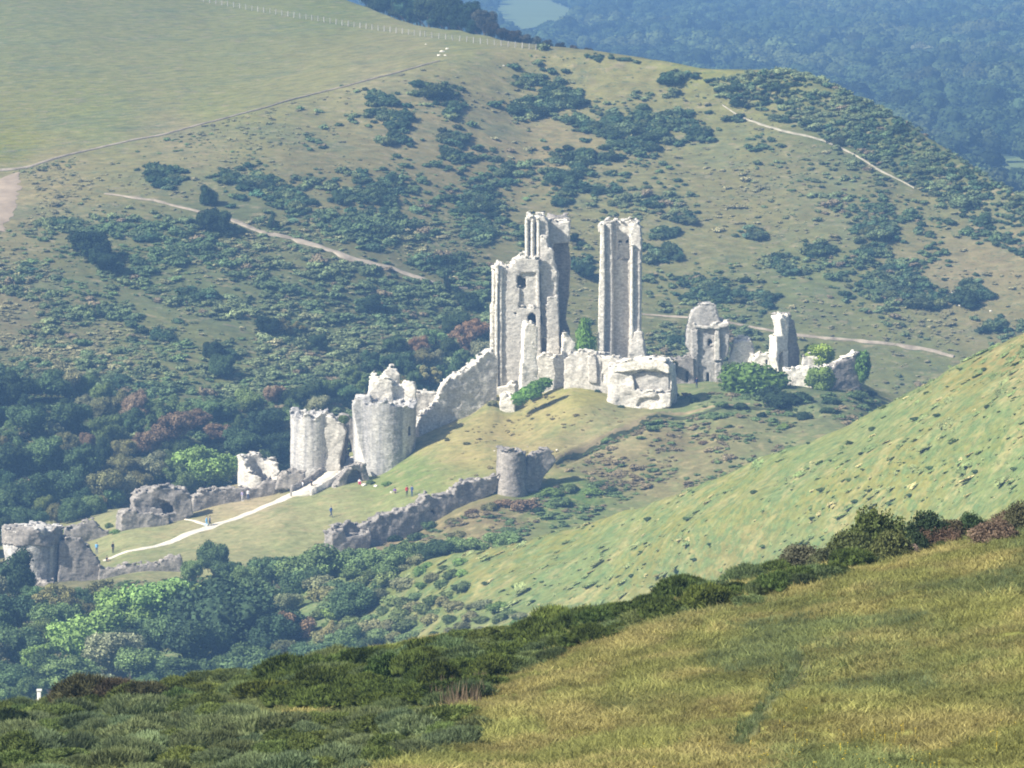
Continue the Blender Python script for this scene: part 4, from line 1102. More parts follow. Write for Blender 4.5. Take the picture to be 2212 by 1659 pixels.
def bush(px, py, r, colr, kind='bush', squash=0.85, meshes=None, only=None, skip=(), group='bushes', on='on the hillside', Y=None):
    if Y is None:
        h = hit(px, py, only, skip)
        if h is None: return None
        x, y, z = h[1]
    else:
        x, y, _ = P(px, py, Y); z = gz(x, y)
    R = r * y / FPX
    me = (meshes or BUSH)[random.randrange(len(meshes or BUSH))]
    size = 'big' if R > 2.0 else ('small' if R < 1.2 else 'rounded')
    o = put(kind, me, x, y, z - 0.12*R, R*random.uniform(0.78, 1.4), R*random.uniform(0.78, 1.3), R*squash*random.uniform(0.75, 1.25), colr,
            veg_base(kind.replace('_', ' '), size, colr), 'bush', group)
    VEG[o] = dict(base=o['label'], px=px, py=py)
    return o

def inside(px, py, poly):
    poly = np.asarray(poly, float); px = np.asarray(px, float); py = np.asarray(py, float); s = np.zeros(px.shape, bool)
    for i in range(len(poly)):
        a, b = poly[i], poly[(i+1) % len(poly)]
        if a[1] == b[1]: continue
        s ^= ((a[1] > py) != (b[1] > py)) & (px < (b[0]-a[0])*(py-a[1])/(b[1]-a[1]) + a[0])
    return s

def poisson(poly, sp, n=4000, seed=1, aspect=1.0):
    r = np.random.default_rng(seed); poly = np.asarray(poly, float)
    lo, hi = poly.min(0), poly.max(0)
    q = lo + r.random((n, 2)) * (hi - lo); q = q[inside(q[:, 0], q[:, 1], poly)]
    out = []
    for p in q:
        s = sp(p) if callable(sp) else sp
        if all((p[0]-o[0])**2 + ((p[1]-o[1])*aspect)**2 > s*s for o in out): out.append(p)
    return np.array(out)

def scatter(name, pts, scl, tint, meshes, label, rot=None, cat=None):
    """one object of countless small plants: points that instance the given meshes"""
    n = len(pts)
    me = bpy.data.meshes.new(name); me.vertices.add(n); me.vertices.foreach_set('co', np.asarray(pts, np.float32).ravel())
    def attr(nm, ty, key, a):
        x = me.attributes.new(nm, ty, 'POINT'); x.data.foreach_set(key, np.asarray(a).ravel())
    if rot is None:
        rot = np.stack([rng.normal(0, 0.1, n), rng.normal(0, 0.1, n), rng.random(n)*6.28], -1)
    attr('rot', 'FLOAT_VECTOR', 'vector', rot.astype(np.float32)); attr('scl', 'FLOAT_VECTOR', 'vector', np.asarray(scl, np.float32))
    attr('idx', 'INT', 'value', rng.integers(0, len(meshes), n).astype(np.int32))
    t4 = np.ones((n, 4), np.float32); t4[:, :3] = tint; attr('tint', 'FLOAT_COLOR', 'color', t4)
    o = link(name, me)
    col = bpy.data.collections.new(name + '_plants')
    for m_ in meshes:
        col.objects.link(bpy.data.objects.new(name + '_plant', m_))
    ng = bpy.data.node_groups.new(name + '_scatter', 'GeometryNodeTree')
    ng.interface.new_socket('Geometry', in_out='INPUT', socket_type='NodeSocketGeometry'); ng.interface.new_socket('Geometry', in_out='OUTPUT', socket_type='NodeSocketGeometry')
    gi = ng.nodes.new('NodeGroupInput'); go = ng.nodes.new('NodeGroupOutput'); ip = ng.nodes.new('GeometryNodeInstanceOnPoints')
    ci = ng.nodes.new('GeometryNodeCollectionInfo'); ci.inputs['Collection'].default_value = col; ci.inputs['Separate Children'].default_value = True; ci.inputs['Reset Children'].default_value = True
    def na(nm, ty):
        a = ng.nodes.new('GeometryNodeInputNamedAttribute'); a.data_type = ty; a.inputs[0].default_value = nm; return a.outputs[0]
    l = ng.links.new
    l(gi.outputs[0], ip.inputs['Points']); l(ci.outputs[0], ip.inputs['Instance']); ip.inputs['Pick Instance'].default_value = True
    l(na('idx', 'INT'), ip.inputs['Instance Index']); l(na('rot', 'FLOAT_VECTOR'), ip.inputs['Rotation']); l(na('scl', 'FLOAT_VECTOR'), ip.inputs['Scale'])
    l(ip.outputs[0], go.inputs[0])
    o.modifiers.new('scatter', 'NODES').node_group = ng
    return stuff(o, label, cat)

def grid_points(V, n, weight, margin=60, seed=0):
    """n random points on a terrain grid, spread evenly over the ground and thinned by weight(px, py, xyz)"""
    r = np.random.default_rng(seed)
    a = V[:-1, :-1]; b = V[1:, :-1]; c = V[1:, 1:]; d = V[:-1, 1:]
    area = np.linalg.norm(np.cross(c - a, d - b), axis=-1) * 0.5
    ctr = (a + b + c + d) / 4; px, py = to_s(ctr)
    ok = (px > -margin) & (px < 2212 + margin) & (py > -margin) & (py < 1659 + margin)
    w = area * ok * np.maximum(weight(px, py, ctr), 0); w = w.ravel() / w.sum()
    k = r.choice(len(w), n, p=w); i, j = np.unravel_index(k, area.shape)
    s, t = r.random((2, n, 1))
    return a[i, j]*(1-s)*(1-t) + b[i, j]*s*(1-t) + c[i, j]*s*t + d[i, j]*(1-s)*t
# ------------------------------------------------------------------ planting
DARK = (0.036, 0.060, 0.032); DEEP = (0.060, 0.096, 0.044); MIDG = (0.105, 0.155, 0.062); LIGHT = (0.165, 0.25, 0.075); OLIVE = (0.165, 0.165, 0.075); BROWN = (0.19, 0.135, 0.085); GREYG = (0.18, 0.19, 0.11); LIME = (0.20, 0.27, 0.07)

# far wood in the valley beyond the hill: the nearest crowns one by one, the mass behind as one
FIELD_A = [(1060,-20),(1070,60),(1110,66),(1180,55),(1245,38),(1255,28),(1200,8),(1150,-20)]
FIELD_B = [(2170,344),(2215,338),(2260,340),(2260,385),(2195,378)]
def field(name, poly, lift):
    pts = np.array([P(a, b, 1000.0) for a, b in poly]); d = pts - np.array([0, 0, CAM_Z]); t = (2.6 + lift - CAM_Z) / d[:, 2]
    v = np.array([0, 0, CAM_Z]) + d * t[:, None]
    me = bpy.data.meshes.new(name); me.from_pydata([tuple(q) for q in v], [], [tuple(range(len(v)))])
    return struct(link(name, me, plain_mat('pale_pasture', (0.13, 0.165, 0.065), 0.95, 0.08, 0.02)))
field('pasture', FIELD_A, 0.6); field('pasture', FIELD_B, 0.6)
near_far = [(2150,225,58,DARK),(2065,262,46,DEEP),(2180,292,38,DEEP),(2110,312,34,MIDG),(2005,250,40,DARK),(1960,218,36,DEEP),(2200,250,34,DEEP),(2120,338,18,OLIVE),(2085,335,26,DEEP),(1890,190,34,DARK),(1830,165,34,DEEP),
            (1760,138,32,DEEP),(1690,120,30,MIDG),(1925,150,36,DEEP),(2040,180,40,MIDG),(2120,150,36,DEEP),(1620,105,28,DEEP),(1560,95,26,DARK),(2000,120,34,GREYG),(1870,110,30,DEEP),(1500,80,28,DEEP),(1780,80,28,MIDG),(2190,180,36,DEEP),(1440,70,24,DARK)]
for px, py, r, c in near_far:
    ang = py + r*0.9
    _, dy, dz = ray(px, ang); Y = float((3.0 - CAM_Z) / dz * dy)
    tree(px, py, r, jitter(c, 0.12), Y=Y, squash=0.85, group='large trees of the far wood', word='rounded tree', on='in the far wood')
n = 9000
r_ = np.random.default_rng(5)
yy = 1480 + (4600 - 1480) * r_.random(n)**0.8; xx = (r_.random(n)*1.3 - 0.55) * yy * 0.19 + 10
q = np.stack([xx, yy, np.full(n, 2.2)], -1); px, py = to_s(q)
ok = (px > 600) & (px < 2330) & (q[:, 0] > -250)
for d_ in (0, 10, 20, 32, 44): ok &= ~inside(px, py - d_, FIELD_A)
for d_ in (0, 15, 30, 50, 70):
    for e_ in (0, 25, 50): ok &= ~inside(px + e_, py - d_, FIELD_B)
ok &= True
ok &= ~((q[:, 1] < 2300) & (q[:, 0] < 60))
q = q[ok]; n = len(q)
R = r_.uniform(5.0, 12.0, n)
f_ = fbm(q[:, 0]/60, q[:, 1]/140, 2.0, 3)
tint = 0.48*np.array(DEEP)[None] * (1.1 + 0.35*r_.normal(size=(n, 1))).clip(0.4, 2.0) + np.clip(f_, 0, 1)[:, None] * np.array([[0.05, 0.05, 0.02]])
# the same wood runs on round the foot of the castle hill, left of the picture
m_ = 700; yl = r_.uniform(790, 1120, m_); xl = -(0.0885*yl + 5) - 75*r_.random(m_)**1.3
ql = np.array([(a, b, gz(a, b)) for a, b in zip(xl, yl)]); pl, _y = to_s(ql); ql = ql[(pl < -60) & (ql[:, 2] < 22)]; m_ = len(ql)
q = np.concatenate([q, ql]); R = np.concatenate([R, r_.uniform(3.0, 5.5, m_)]); n = len(q)
tint = np.concatenate([tint, np.array([[0.07, 0.11, 0.05]])*r_.uniform(0.6, 1.6, (m_, 1))])
q[:, 2] += R*0.62
scatter('far_wood', q, np.stack([R, R, R*r_.uniform(0.7, 1.0, n)], -1), np.clip(tint, 0.01, 1), FARC_I, 'mass of blue hazy woodland filling the valley beyond the hill', cat='woodland')

# trees behind the skyline, top centre
for i, (px, py, r) in enumerate([(795,-8,30),(815,14,22),(838,8,30),(862,26,24),(880,6,34),(902,34,24),(925,18,34),(948,44,24),(968,22,36),(990,50,24),(1010,34,34),(1030,58,24),(1045,44,26),(1062,66,20),(1085,74,18),(1108,80,18),(1130,87,16),(1155,92,15),(1180,97,14),(1210,103,13),(1240,107,12),(1270,112,11)]):
    tree(px, py, r, jitter(DARK if i < 12 else (0.07, 0.065, 0.045), 0.25), Y=1490 - 0.42*(px-780) if px < 1060 else 1362, group='trees behind the skyline', on='behind the hilltop', squash=1.0)

# gorse thickets on the scrub slope
PATCH = [(820,215,42,28),(852,258,32,32),(872,300,22,20),(955,200,45,18),(978,235,24,22),(905,180,28,10),(985,300,40,26),(988,338,34,20),(1150,168,42,24),(1200,212,80,34),(1140,240,40,16),(1330,270,72,30),(1430,265,80,30),(1505,282,48,20),
         (1380,312,70,24),(1265,345,62,28),(1228,388,40,26),(1292,408,45,15),(1225,432,26,10),(1035,425,58,60),(1032,495,48,28),(820,425,56,58),(832,495,48,28),(620,420,58,32),(560,395,60,30),(500,378,46,20),(642,445,36,22),(355,368,44,18),(372,388,28,12),
         (1430,545,45,22),(1440,505,36,18),(1408,437,22,14),(1250,570,38,22),(1900,500,58,28),(1882,545,40,18),(1935,612,88,34),(1992,642,46,20),(2105,622,34,32),(1530,618,68,30),(1640,505,36,12),(1690,575,32,22),(620,725,46,24),(470,765,36,20),(805,662,34,14),
         (50,590,42,22),(310,507,28,12),(1170,100,36,4),(1290,121,36,6),(1350,127,46,7),(1465,162,36,12),(1590,256,26,8),(1330,375,14,7),(1560,640,40,20),(1480,470,26,12),(2150,700,30,18),(1460,735,40,14),(1650,640,40,22),(1760,540,40,18),(960,560,50,20),(740,420,20,12),(140,480,50,10),(420,640,40,18),(350,720,40,18),(240,830,50,25)]
RIDGE = [(1520,172),(1600,160),(1700,152),(1780,178),(1860,215),(1930,255),(2000,300),(2080,345),(2150,390),(2230,440),(2230,570),(2150,525),(2050,440),(1975,400),(1900,352),(1830,315),(1750,285),(1690,262),(1620,235),(1560,205)]
r_ = np.random.default_rng(21)
cand = []
for a, b, rx, ry in PATCH:
    k = max(5, int(rx*ry/19))
    t = r_.random(k)*6.283; d = np.abs(r_.normal(0, 0.62, k)).clip(0, 1.45)
    d *= 1 + 0.35*np.sin(3*t + a) + 0.2*np.sin(7*t + b)
    for x, y in zip(a + rx*d*np.cos(t), b + ry*d*np.sin(t)): cand.append((x, y, (6 + r_.gamma(2.2, 3.4))*(0.7 if ry < 9 else 1)))
for x, y in poisson(RIDGE, 9.5, 6000, 4): cand.append((x, y, 5 + r_.gamma(2.2, 2.8)))
cand.sort(key=lambda c: -c[2])
rest = []
cnt = 0
for x, y, r in cand:
    c = jitter((0.056, 0.090, 0.046) if r_.random() < 0.7 else (0.10, 0.135, 0.07), 0.25)
    if cnt < 285 and -10 < x < 2225:
        if bush(x, y + r*0.3, r, c, 'gorse_clump', 0.8, only='far_hill', group='gorse bushes on the far slope', on='on the far slope'): cnt += 1
    else:
        h = hit(x, y + r*0.3, 'far_hill')
        if h: rest.append((*h[1], r*h[1].y/FPX, c))
q = np.array([p[:3] for p in rest]); R = np.array([p[3] for p in rest]); t = np.array([p[4] for p in rest])
scatter('gorse_thicket', q, np.stack([R, R, R*0.8], -1), t, LOW_I, 'smaller gorse filling the thickets between the larger bushes on the far slope', cat='gorse')

# single dark trees on that slope
for px, py, r, c, sq, ms in [(449,428,19,DARK,1.5,CROWN),(460,478,34,DARK,0.9,CROWN),(590,485,14,DARK,1.9,LOOSE),(195,530,44,DARK,0.9,CROWN),(225,565,34,DARK,0.7,CROWN),(575,705,26,DARK,1.0,CROWN),(610,708,24,(0.20,0.185,0.07),1.0,LOOSE),(645,705,14,(0.21,0.19,0.07),1.0,LOOSE),
                             (800,655,26,DARK,0.8,CROWN),(965,625,10,DARK,3.0,LOOSE),(480,790,30,DEEP,1.0,CROWN),(460,755,22,DARK,1.1,CROWN),(205,675,12,DEEP,1.5,LOOSE),(1240,513,12,DARK,0.9,CROWN),(1265,585,22,DARK,0.8,CROWN),(915,775,26,OLIVE,0.9,CROWN),(850,740,22,DEEP,0.9,CROWN),(1010,650,24,DEEP,1.0,CROWN),(985,700,30,DEEP,1.0,CROWN),(690,740,22,DEEP,1,CROWN)]:
    tree(px, py, r, jitter(c, 0.1), only='far_hill', squash=sq, meshes=ms, group='single trees on the far slope', on='on the far slope')

# countless low scrub on the slope
def scrub_w(px, py, p):
    edge = np.interp(px, [-700,0,400,700,950,1150,1350,1550,1700,1850,2000,2150,2400], [490,365,275,195,130,108,125,152,165,215,305,400,560])
    w = (py > edge + 10) * 0.5
    w = w + 1.3*((px < 1050) & (py > 480)) + 0.4*((px < 700) & (py > 330) & (py > edge+15)) + 0.5*((px > 1350) & (py > 560))
    nb = fbm(p[..., 0]/14, p[..., 1]/14, 1.0, 3)
    w = w * np.clip(0.6 + 1.3*nb, 0.12, 2)
    track = ((px > 220) & (px < 1010) & (np.abs(py - np.interp(px, [225,340,470,570,720,860,1010], [420,436,468,503,545,586,624])) < 6))
    track |= ((px > 1380) & (px < 2060) & (np.abs(py - np.interp(px, [1385,1600,1800,2060], [680,703,733,772])) < 8)) | ((px > 1560) & (px < 1980) & (np.abs(py - np.interp(px, [1560,1700,1850,1975], [228,286,338,408])) < 3))
    track |= (np.hypot(px-20, (py-430)) < 60)
    return w * ~track
q = grid_points(FARV, 60000, scrub_w, 300, 2); px, py = to_s(q); n = len(q)
r_ = np.random.default_rng(8)
R = r_.gamma(2.4, 0.115, n).clip(0.1, 1.4) * np.where((px < 1050) & (py > 480), 1.35, 1.0)
green = np.clip((fbm(q[:, 0]/20, q[:, 1]/20, 4.0, 3) + 0.1 + 0.5*((px < 1100) & (py > 480)))*1.2 + r_.normal(0, 0.35, n), 0, 1)[:, None]
dk = r_.random((n, 1))
tint = (np.array([[0.24, 0.225, 0.125]])*(1-green) + np.array([[0.125, 0.185, 0.08]])*green) * (0.78 + 0.5*dk)
scatter('hill_scrub', q, np.stack([R*1.25, R*1.25, R*r_.uniform(0.4, 0.9, n)], -1), tint, LOW_I, 'low brown and green scrub scattered all over the far slope', cat='scrub')

# denser green thicket low on the slope
def thick_w(px, py, p):
    nb = fbm(p[..., 0]/11, p[..., 1]/11, 8.0, 3)
    w = 1.6*((px < 1060) & (py > 455 + 0.05*np.abs(px-500)) & (py < 770)) * np.clip(0.2 + 1.8*nb, 0, 2)
    w = w + 1.6*inside(px, py, RIDGE) * np.clip(0.5 + 1.2*nb, 0, 2)
    w = w * np.where((px > 120) & (px < 620) & (py > 690), 0.25, 1.0) + 0.75*((px > 1330) & (py > 420)) * np.clip(2.0*nb, 0, 2) + 0.4*((px > 640) & (py > 200)) * np.clip(2.0*nb, 0, 2) + 0.9*((px > 560) & (px < 1060) & (py > 560)) + 0.5*((px < 1000) & (py > 770))
    track = ((px > 200) & (px < 1020) & (np.abs(py - np.interp(px, [225,340,470,570,720,860,1010], [420,436,468,503,545,586,624])) < 9)) | ((px > 1380) & (px < 2070) & (np.abs(py - np.interp(px, [1385,1600,1800,2060], [680,703,733,772])) < 11))
    return w * ~track
q = grid_points(FARV, 20500, thick_w, 300, 41); px, py = to_s(q); n = len(q)
r_ = np.random.default_rng(42)
R = r_.gamma(5.0, 0.19, n).clip(0.35, 2.2) * np.where(px > 1200, 0.8, 1.0)
u = r_.random((n, 1)); v = np.clip(0.5 + fbm(q[:, 0]/16, q[:, 1]/16, 3.0, 2), 0, 1)[:, None]
tint = (np.array([[0.085, 0.13, 0.062]])*(1-v) + np.array([[0.16, 0.195, 0.095]])*v) * (0.65 + 0.7*u)
tint = np.where(r_.random((n, 1)) < 0.05, np.array([[0.20, 0.165, 0.105]]), tint)
scatter('green_thicket', q, np.stack([R*1.1, R*1.1, R*r_.uniform(0.6, 1.0, n)], -1), tint, LOW_I, 'dense green thicket covering the lower far slope', cat='thicket')

# wood between the castle and the far slope
WOOD = [(-40,860),(60,800),(170,830),(300,850),(380,880),(520,870),(640,840),(760,800),(840,740),(960,720),(1045,700),(1050,760),(960,820),(780,850),(760,870),(640,900),(620,1000),(520,1010),(420,1060),(290,1070),(240,1120),(120,1150),(-40,1150)]
spec = [(440,1010,66,LIGHT,0.85),(372,925,46,BROWN,0.9),(318,958,36,BROWN,1.0),(420,905,34,BROWN,0.8),(220,1055,44,OLIVE,1.1),(262,1010,36,OLIVE,1.0),(330,1010,40,GREYG,0.9),(300,1045,34,OLIVE,0.9),(570,915,44,DARK,0.9),(598,965,40,DARK,1.0),(520,955,40,DEEP,0.9),
        (60,1085,54,DEEP,0.9),(140,1080,46,DEEP,1.0),(20,1000,50,DARK,1.1),(100,985,44,MIDG,1.1),(170,1000,40,DEEP,1.2),(230,930,40,MIDG,1.1),(150,905,44,DEEP,1.0),(60,910,44,DEEP,0.9),(25,840,44,DARK,1.0),(110,835,46,DEEP,0.8),(470,935,30,BROWN,0.8),(220,985,26,DARK,1.5),(190,960,18,BROWN,1.6)]
WD = dict(skip=('castle_hill', 'mid_hillside', 'foreground_hill'), group='trees of the wood behind the castle', on='in the wood')
BRIGHTEN_W = lambda c: tuple(v*1.2 for v in c)  # raises the tree colours of this wood evenly
for px, py, r, c, sq in spec: tree(px, py, r, jitter(BRIGHTEN_W(c), 0.1), squash=sq, **WD)
r_ = np.random.default_rng(31)
for px, py in poisson(WOOD, 33, 6000, 12):
    if min(math.hypot(px-a, py-b) - rr*0.75 for a, b, rr, *_ in spec) < 0: continue
    c = [DEEP, DEEP, MIDG, MIDG, BROWN, GREYG, DEEP, MIDG, OLIVE][r_.integers(9)]
    tree(px, py, r_.uniform(20, 34), jitter(BRIGHTEN_W(c), 0.2), squash=r_.uniform(0.8, 1.3), meshes=LOOSE if r_.random() < 0.25 else CROWN, **WD)

# wood below the castle, lower left
LIT = lambda c: c if c[0] > 0.19 and c[1] > 0.26 else tuple(v*1.25 for v in c)  # raises a tree colour evenly, leaving the brightest greens alone
low = [(345,1312,88,LIGHT,0.8),(428,1312,72,LIME,0.75),(270,1320,70,LIGHT,0.9),(190,1385,86,LIGHT,0.9),(130,1350,60,MIDG,1.0),(480,1365,124,DARK,0.9),(555,1300,76,DEEP,0.9),(420,1390,70,DARK,0.9),(600,1380,60,DARK,1.0),(690,1290,82,MIDG,0.8),(705,1225,44,DARK,0.8),(632,1240,50,DEEP,0.9),(585,1235,44,DEEP,0.9),
       (640,1375,46,BROWN,1.0),(715,1385,26,(0.22,0.20,0.09),1.1),(30,1250,50,DARK,1.3),(20,1330,60,DARK,1.0),(40,1400,56,DEEP,1.0),(115,1300,46,OLIVE,0.9),(240,1410,64,GREYG,0.9),(310,1440,60,MIDG,0.8),(400,1455,60,DEEP,0.7),(330,1380,56,MIDG,1.0),(80,1420,40,LIGHT,0.9),(150,1455,60,MIDG,0.8),(30,1465,50,DEEP,0.8),
       (460,1205,34,DEEP,1.3),(415,1235,26,MIDG,1.2),(495,1240,34,DEEP,1.0),(780,1290,52,MIDG,0.9),(770,1370,56,DEEP,0.9),(840,1345,50,MIDG,0.8),(900,1300,46,MIDG,0.8),(940,1345,40,DARK,0.8),(560,1440,70,DEEP,0.8),(680,1420,60,DEEP,0.7),(860,1250,34,OLIVE,0.7),(1010,1330,50,MIDG,0.6),(1090,1330,44,MIDG,0.6),(530,1245,30,MIDG,1.0),(650,1310,44,DEEP,1),(220,1270,34,OLIVE,0.8),(170,1290,30,DEEP,0.8),(720,1260,40,DARK,0.9)]
LW = dict(group='trees of the wood below the castle', on='in the lower wood')
low = [(a, b_, r_1, tuple(v*1.15 for v in c_), s_1) for a, b_, r_1, c_, s_1 in low]
for px, py, r, c, sq in low:
    tree(px, py, r, jitter(LIT(c), 0.08), Y=912 - (py-1200)*0.44 - 0.02*max(0, px-500), squash=sq, meshes=LOOSE if shade(c) in ('tan', 'brown', 'olive', 'reddish brown') else CROWN, **LW)
for px, py in poisson([(-40,1230),(60,1290),(250,1300),(560,1260),(800,1230),(820,1440),(500,1500),(-40,1500)], 54, 3000, 9):
    if min(math.hypot(px-a, py-b) - rr*0.6 for a, b, rr, *_ in low) < 0: continue
    tree(px, py, r_.uniform(30, 48), jitter(LIT([DEEP, MIDG, MIDG, GREYG, OLIVE][r_.integers(5)]), 0.2), Y=912 - (py-1200)*0.44, squash=1.0, **LW)

# bushes about the castle
for px, py, r, c, sq in [(1260,770,0,0,0)][:0]: pass
castle_bush = [(1412,766,18,LIME,1.1),(1425,762,14,LIGHT,1.1),(1463,764,19,MIDG,0.8),(1455,856,15,DARK,1.0),(1500,868,14,DEEP,1.0),(1690,872,44,DARK,0.6),(1660,860,36,DARK,0.7),(1730,868,34,DEEP,0.7),(1800,872,26,DEEP,0.7),(1850,862,24,MIDG,0.8),(1880,852,18,DEEP,0.8),(1690,925,14,LIME,1.1),(1705,922,12,OLIVE,1.0),
               (852,1168,22,DARK,0.7),(1125,1098,36,BROWN,0.8),(1160,1106,20,DARK,0.9),(1090,1090,26,BROWN,0.7),(1060,1100,24,OLIVE,0.8),(1190,1070,26,LIGHT,0.6),(1230,1060,30,MIDG,0.6),(1280,1066,28,LIGHT,0.5),(1210,1090,30,MIDG,0.6),(1290,1050,20,MIDG,0.6),(1320,1062,18,DEEP,0.6),
               (930,1140,26,MIDG,0.6),(980,1130,24,OLIVE,0.6),(1020,1110,20,BROWN,0.6),(900,1165,26,DEEP,0.6),(870,1190,30,DEEP,0.6),(940,1180,24,DEEP,0.6),(990,1160,22,OLIVE,0.6),(1200,1030,0.1,DEEP,1),(965,952,9,OLIVE,0.9),(1010,960,9,OLIVE,0.7),(1150,905,7,OLIVE,0.7),(1560,950,14,OLIVE,0.5),(1520,958,14,BROWN,0.5),
               (140,1150,12,LIGHT,1.2),(250,1152,16,LIGHT,1.0),(235,1140,12,MIDG,1.0),(735,1000,9,MIDG,1.1),(838,1048,14,LIGHT,0.6),(800,1045,12,MIDG,0.6),(90,1290,30,DEEP,0.8),(150,1285,26,OLIVE,0.7),(210,1282,26,OLIVE,0.7),(270,1265,22,MIDG,0.7),(1340,880,9,DEEP,0.6),(1290,846,8,DEEP,0.6),(1600,880,20,DEEP,0.5),(1560,876,16,MIDG,0.5),(1065,875,14,GREYG,0.7),
               (800,1210,20,OLIVE,0.5),(760,1222,18,BROWN,0.5),(1645,900,16,DARK,0.5),(1740,905,22,DARK,0.5),(1790,890,20,DEEP,0.6)]
for px, py, r, c, sq in castle_bush:
    if r < 1: continue
    bush(px, py, r, jitter(c, 0.08), 'bush', max(0.85, sq*1.1), only='castle_hill', group='bushes about the castle ruins', on='growing')

CASV = [v for v in [CASGRID]][0]
def cas_w(px, py, p):
    nb = fbm(p[..., 0]/5, p[..., 1]/5, 2.0, 3)
    out = inside(px, py, [(740,1215),(830,1185),(960,1135),(1075,1080),(1140,1085),(1180,1045),(1330,1040),(1400,1060),(1200,1150),(1000,1200),(820,1240),(700,1250)])
    ditch = inside(px, py, [(1190,1035),(1280,985),(1400,930),(1560,895),(1760,892),(1900,860),(1900,900),(1500,1060),(1200,1100)])
    brow = inside(px, py, [(1450,850),(1560,850),(1700,860),(1880,840),(1900,880),(1640,890),(1480,880)])
    mound = inside(px, py, [(900,1030),(960,940),(1060,880),(1240,845),(1340,890),(1420,905),(1200,995),(1130,1040),(1000,1060)])
    low = inside(px, py, [(-60,1275),(130,1275),(400,1245),(720,1215),(720,1300),(0,1350)])
    return np.clip(0.4 + 1.5*nb, 0.05, 2) * (2.2*out + 2.5*(np.abs(near_line(px, py, BANK) - 8) < 9) + 0.8*ditch + 1.0*brow + 0.28*mound + 1.2*low) 
q = grid_points(CASV, 6000, cas_w, 60, 51); px, py = to_s(q); n = len(q)
r_ = np.random.default_rng(52)
brown = np.where(inside(px, py, [(940,1120),(1060,1070),(1180,1075),(1160,1120),(1000,1180)]) | inside(px, py, [(1190,1035),(1400,930),(1640,895),(1500,1060),(1200,1060)]), 0.65, 0.22)
bsel = (r_.random(n) < brown)[:, None]; mnd = inside(px, py, [(900,1030),(960,940),(1060,880),(1240,845),(1340,890),(1420,905),(1200,995),(1130,1040),(1000,1060)])
tint = np.where(bsel, np.array([[0.20, 0.165, 0.10]]), np.array([[0.11, 0.16, 0.065]])) * r_.uniform(0.8, 1.25, (n, 1))
tint = np.where(mnd[:, None], np.array([[0.27, 0.23, 0.11]])*r_.uniform(0.7, 1.15, (n, 1)), tint)
R = r_.gamma(3.0, 0.14, n).clip(0.12, 1.1) * np.where(mnd, 0.6, 1.0)
scatter('castle_scrub', q, np.stack([R*1.25, R*1.25, R*r_.uniform(0.4, 0.9, n)], -1), tint, LOW_I, 'low scrub and rank grass on the banks around the castle', cat='scrub')

# ivy on the walls
def ivy(px, py, Y, rx, rz, ry, c, label, seed, lobes=None):
    L = lobes or [((0.45*math.cos(a*2.4), 0.3*math.sin(a*1.7), 0.55*math.sin(a*2.4)), (0.55, 0.6, 0.5)) for a in range(6)]
    me = leaf_mesh('ivy', L, 1900, 0.075, FOL, seed, core=0.86)
    p = P(px, py, Y); k = Y / FPX
    o = bpy.data.objects.new('ivy', me); COL.objects.link(o); o.location = p; o.scale = (rx*k, ry, rz*k); o.color = (*c, 1)
    return tag(o, label, 'ivy', 'ivy on the ruins')
ivy(1263,728,1003.5,23,40,1.5,(0.14,0.25,0.055),'tall column of green ivy standing between the two keep ruins',301, [((0,0,0.6),(0.62,0.7,0.45)),((-0.1,0,0.1),(0.75,0.8,0.5)),((0.25,0,-0.35),(0.85,0.9,0.55)),((-0.2,0,-0.55),(0.75,0.9,0.45))])
ivy(1150,843,992,44,32,1.6,(0.14,0.26,0.055),'green ivy bank slanting down from below the seated pair at the keep foot',302, [((-0.62,0,-0.55),(0.42,0.7,0.45)),((-0.2,0,-0.2),(0.45,0.7,0.45)),((0.2,0,0.2),(0.45,0.7,0.4)),((0.6,0,0.5),(0.4,0.6,0.35)),((0.1,0,-0.15),(0.4,0.6,0.4))])
ivy(1630,824,1003,76,44,3.2,(0.11,0.18,0.045),'long rounded hedge of dark ivy below the thin stone spire',303, [((-0.62,0,0.1),(0.42,0.8,0.8)),((-0.2,0,0.15),(0.5,0.8,0.8)),((0.25,0,0.0),(0.5,0.8,0.8)),((0.65,0,-0.15),(0.38,0.7,0.65)),((-0.5,0,-0.4),(0.4,0.8,0.5)),((0.2,0,-0.5),(0.4,0.8,0.45))])
ivy(1768,766,1013,36,26,2.2,(0.24,0.32,0.06),'bright yellow green mound of ivy right of the thin stone spire',304)
ivy(1772,820,1004,34,30,1.8,(0.16,0.23,0.06),'green ivy lump against the dark face of the wedge wall',305)
ivy(1862,790,1009,20,36,2.2,(0.10,0.18,0.045),'ivy hanging on the right-hand end of the wedge wall',306)
ivy(1448,786,1010,18,9,1.2,(0.17,0.16,0.07),'pale dry creeper on top of the low wall behind the square bastion',307)
ivy(742,906,986,12,10,0.8,(0.11,0.15,0.05),'small tuft of creeper on the wall beside the double humped drum',308)

